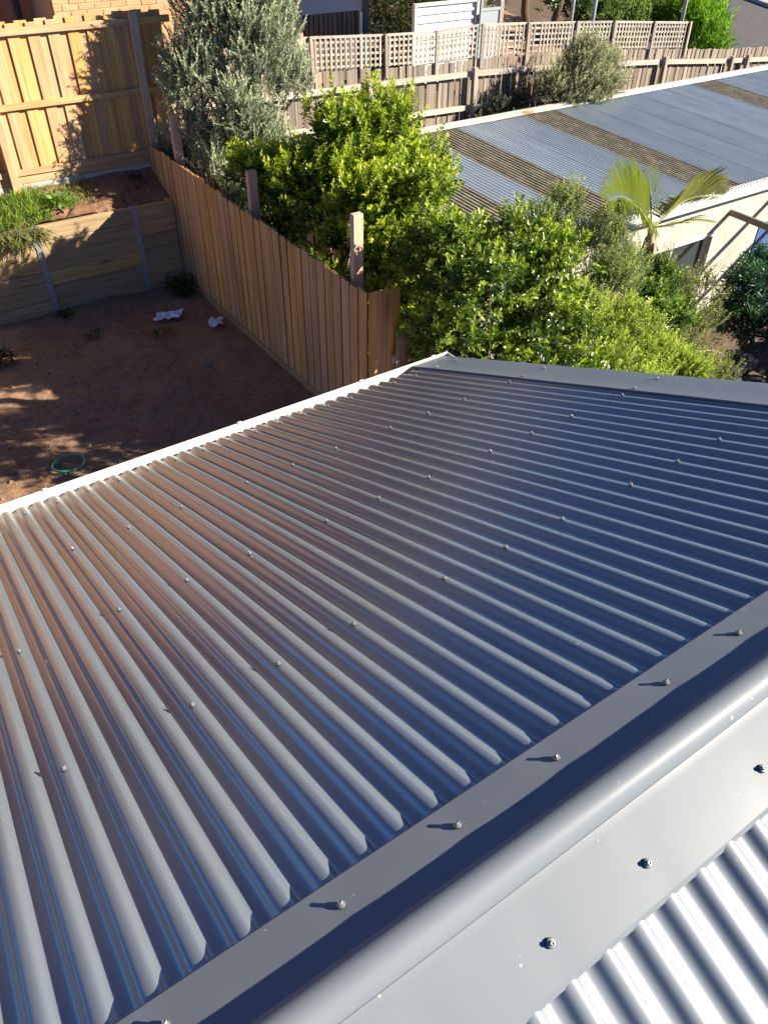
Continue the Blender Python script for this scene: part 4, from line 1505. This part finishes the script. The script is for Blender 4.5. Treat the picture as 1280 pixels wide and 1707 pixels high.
def rosette(name, label, loc, n, leaf, cols, seed, zlift=0.35, cat='weed', group=None, hang=0.0):
    rng = np.random.default_rng(seed)
    t = thing(name, label, cat, loc, group)
    an = rng.uniform(0, 2 * PI, n)
    R = rng.uniform(0, leaf * 1.6, n)
    P = np.array(loc)[None] + np.stack([np.cos(an) * R, np.sin(an) * R, rng.uniform(0.01, zlift * leaf, n)], 1)
    D = unit(np.stack([np.cos(an), np.sin(an), rng.uniform(-.1, .8, n) - hang], 1) + rng.normal(0, .25, (n, 3)))
    Nn = unit(np.array([[0, 0, 1.0]]) + rng.normal(0, .3, (n, 3)))
    y = rng.random(n)[:, None]
    c = np.array(cols[0]) * (1 - y) + np.array(cols[1]) * y
    build_leaves('leaves', P, D, Nn, leaf * rng.uniform(.6, 1.2, n), leaf * 0.5 * rng.uniform(.6, 1.2, n), c, M['leaf_soft'], t)
    return t


rosette('weed', 'broad-leaved green weed at the sunny lip of the retaining wall', (1.36, 8.5, -1.60), 110, 0.12, ((0.08, 0.2, 0.03), (0.2, 0.36, 0.07)), 41, 1.2)
rosette('weed', 'dark green weed tuft in the yard corner where wall meets fence', (2.62, 7.9, -2.88), 160, 0.12, ((0.03, 0.08, 0.02), (0.07, 0.16, 0.04)), 42, 1.5)
rosette('weed', 'spiky green weed on bare soil just below the larger plastic scrap', (1.84, 6.81, -2.88), 60, 0.06, ((0.04, 0.1, 0.02), (0.1, 0.2, 0.05)), 43, 1.2)
rosette('weed', 'small flat weed on the soil below the left galvanised post', (0.95, 8.03, -2.87), 60, 0.07, ((0.03, 0.07, 0.02), (0.06, 0.12, 0.03)), 44, 0.6)
rosette('weed', 'faint grey-green weed on bare soil midway along the retaining wall', (1.08, 7.31, -2.88), 40, 0.06, ((0.04, 0.08, 0.03), (0.08, 0.13, 0.05)), 45, 0.6)
rosette('weed', 'small weed on the shaded soil of the terrace by the tall fence', (2.5, 8.75, -1.50), 40, 0.07, ((0.03, 0.07, 0.02), (0.07, 0.13, 0.04)), 46, 0.6)
t = rosette('dead_weeds', 'dark heap of dead pulled weeds on the soil at the left edge', (-0.10, 7.30, -2.87), 120, 0.10, ((0.02, 0.016, 0.012), (0.07, 0.05, 0.035)), 47, 0.7, 'weeds')


# crumpled plastic
def scrap(label, loc, sx, sy, seed):
    n = 9
    V, F = [], []
    for j in range(n):
        for i in range(n):
            u, v = i / (n - 1) - .5, j / (n - 1) - .5
            zz = 0.09 * abs(noise.noise((u * 4 + seed, v * 4, seed))) + 0.05 * abs(noise.noise((u * 9, v * 9 + seed, 1)))
            e = 1 + 0.5 * noise.noise((u * 3, v * 3, seed * 2.2))
            V.append((u * sx * e + 0.05 * v, v * sy * e, zz * 0.9))
    for j in range(n - 1):
        for i in range(n - 1):
            F.append((j * n + i, j * n + i + 1, (j + 1) * n + i + 1, (j + 1) * n + i))
    o = link('plastic_scrap', mesh('plastic_scrap', V, F, M['plastic']), None, Matrix.Translation(loc) @ Matrix.Rotation(-0.3, 4, 'Z'))
    tag(o, label, 'plastic scrap', 'plastic scraps on the yard soil')


scrap('larger crumpled white plastic scrap lying on the shaded yard soil', (2.16, 7.30, -2.885), 0.34, 0.2, 1.3)
scrap('smaller white plastic scrap on the soil close to the paling fence', (2.60, 6.75, -2.885), 0.2, 0.19, 4.6)

# green hose ring
pts = [(0.165 * math.cos(a_) * 1.0, 0.14 * math.sin(a_), 0.012 + 0.004 * math.sin(2 * a_)) for a_ in np.linspace(0, 2 * PI, 41)[:-1]]
V, F = [], []
for i, p in enumerate(pts):
    a_ = 2 * PI * i / 40
    rad = Vector((math.cos(a_), math.sin(a_), 0))
    for s in range(8):
        q = 2 * PI * s / 8
        V.append(Vector(p) + rad * 0.012 * math.cos(q) + Vector((0, 0, 0.012 * math.sin(q))))
for i in range(40):
    for s in range(8):
        F.append((i * 8 + s, ((i + 1) % 40) * 8 + s, ((i + 1) % 40) * 8 + (s + 1) % 8, i * 8 + (s + 1) % 8))
o = link('hose_ring', mesh('hose_ring', V, F, M['hose'], True), None, Matrix.Translation((-0.045, 4.68, -2.87)))
tag(o, 'green ring of hose lying on the soil just beyond the gutter', 'ring')

# clods of soil (too many to count)
a = Acc()
rng = random.Random(19)
CL = [rock_mesh('clod', M['soil'], i + 40, 1) for i in range(3)]
for i in range(650):
    xx, yy = rng.uniform(-1.8, 2.75), rng.uniform(3.3, 8.1)
    if noise.noise((xx * 1.4, yy * 1.4, 8.0)) < -0.12:
        continue
    r = rng.choice([.008, .01, .014, .02, .03])
    mw = Matrix.Translation((xx, yy, yard_z(xx, yy))) @ Matrix.Rotation(rng.uniform(0, 6), 4, 'Z') @ Matrix.Scale(r, 4)
    me = CL[i % 3]
    a.add(([mw @ v.co for v in me.vertices], [tuple(p.vertices) for p in me.polygons]))
o = obj('soil_clods', a.V, a.F, M['soil'])
o['kind'] = 'stuff'

# pebbles in the yard (too many to count)
a = Acc()
rng = random.Random(9)
for i in range(420):
    xx, yy = rng.uniform(-1.6, 2.75), rng.uniform(3.4, 8.1)
    r = rng.choice([.006, .008, .01, .012, .018])
    z0 = yard_z(xx, yy)
    P = [Vector((r, 0, 0)), Vector((-r * .8, r * .3, 0)), Vector((0, r, .2 * r)), Vector((.1 * r, -r, 0)), Vector((0, 0, r * .8)), Vector((0, 0, -r * .4))]
    P = [Vector((xx, yy, z0)) + p * rng.uniform(.7, 1.3) for p in P]
    a.add((P, [(0, 2, 4), (2, 1, 4), (1, 3, 4), (3, 0, 4), (2, 0, 5), (1, 2, 5), (3, 1, 5), (0, 3, 5)]))
o = obj('pebbles', a.V, a.F, M['palestone'])
o['kind'] = 'stuff'
for (xx, yy, sc, lab) in ((2.05, 5.80, .045, 'fist-sized brown stone on the soil in the middle of the yard'), (0.25, 4.95, .03, 'flat pale stone on the soil just above the hose ring')):
    me = rock_mesh('stone', M['palestone'], int(xx * 10), 2)
    tag(link('stone', me, None, Matrix.Translation((xx, yy, yard_z(xx, yy) + .01)) @ Matrix.Scale(sc, 4)), lab, 'stone')

# dark stone edging under the long-leaved shrub
sw = thing('stone_wall', 'rough dark dry-stone edging below the dark shrub at right', 'wall', (8.6, 2.4, -3.9))
SM = [rock_mesh('stone', M['stone'], i + 20) for i in range(4)]
rng = random.Random(12)
for i in range(60):
    xx = 7.5 + rng.uniform(0, 2.6)
    zz = -3.85 + rng.uniform(0, .75)
    link('stone', SM[i % 4], sw, Matrix.Translation((xx, 2.15 + 0.35 * (zz + 3.8) + rng.uniform(-.06, .06), zz)) @ Matrix.Rotation(rng.uniform(0, 6), 4, 'Z') @ Matrix.Scale(rng.uniform(.12, .2), 4))

# bare twig
V, F = tube([(6.0, 2.15, -2.75), (6.6, 2.25, -2.66), (7.1, 2.33, -2.62), (7.5, 2.4, -2.74), (8.0, 2.45, -3.0), (8.5, 2.5, -3.2)], [0.007, 0.007, 0.0065, 0.006, 0.004, 0.002], 5)
a = Acc()
a.add((V, F))
a.add(tube([(7.5, 2.4, -2.74), (7.9, 2.42, -3.05), (8.25, 2.44, -3.2)], [.007, .005, .002], 4))
a.add(tube([(8.0, 2.45, -3.0), (8.3, 2.5, -3.0), (8.5, 2.52, -2.96)], [.005, .003, .002], 4))
a.add(tube([(6.6, 2.25, -2.66), (6.35, 2.2, -2.85), (6.2, 2.1, -3.1)], [.008, .006, .004], 4))
tag(obj('dead_branch', a.V, a.F, mat_simple('pale_twig', (0.36, 0.31, 0.24), 0.8), smooth=True, loc=(7, 2.3, -2.7)), 'bare pale branch poking out above the dark stones at right', 'branch')
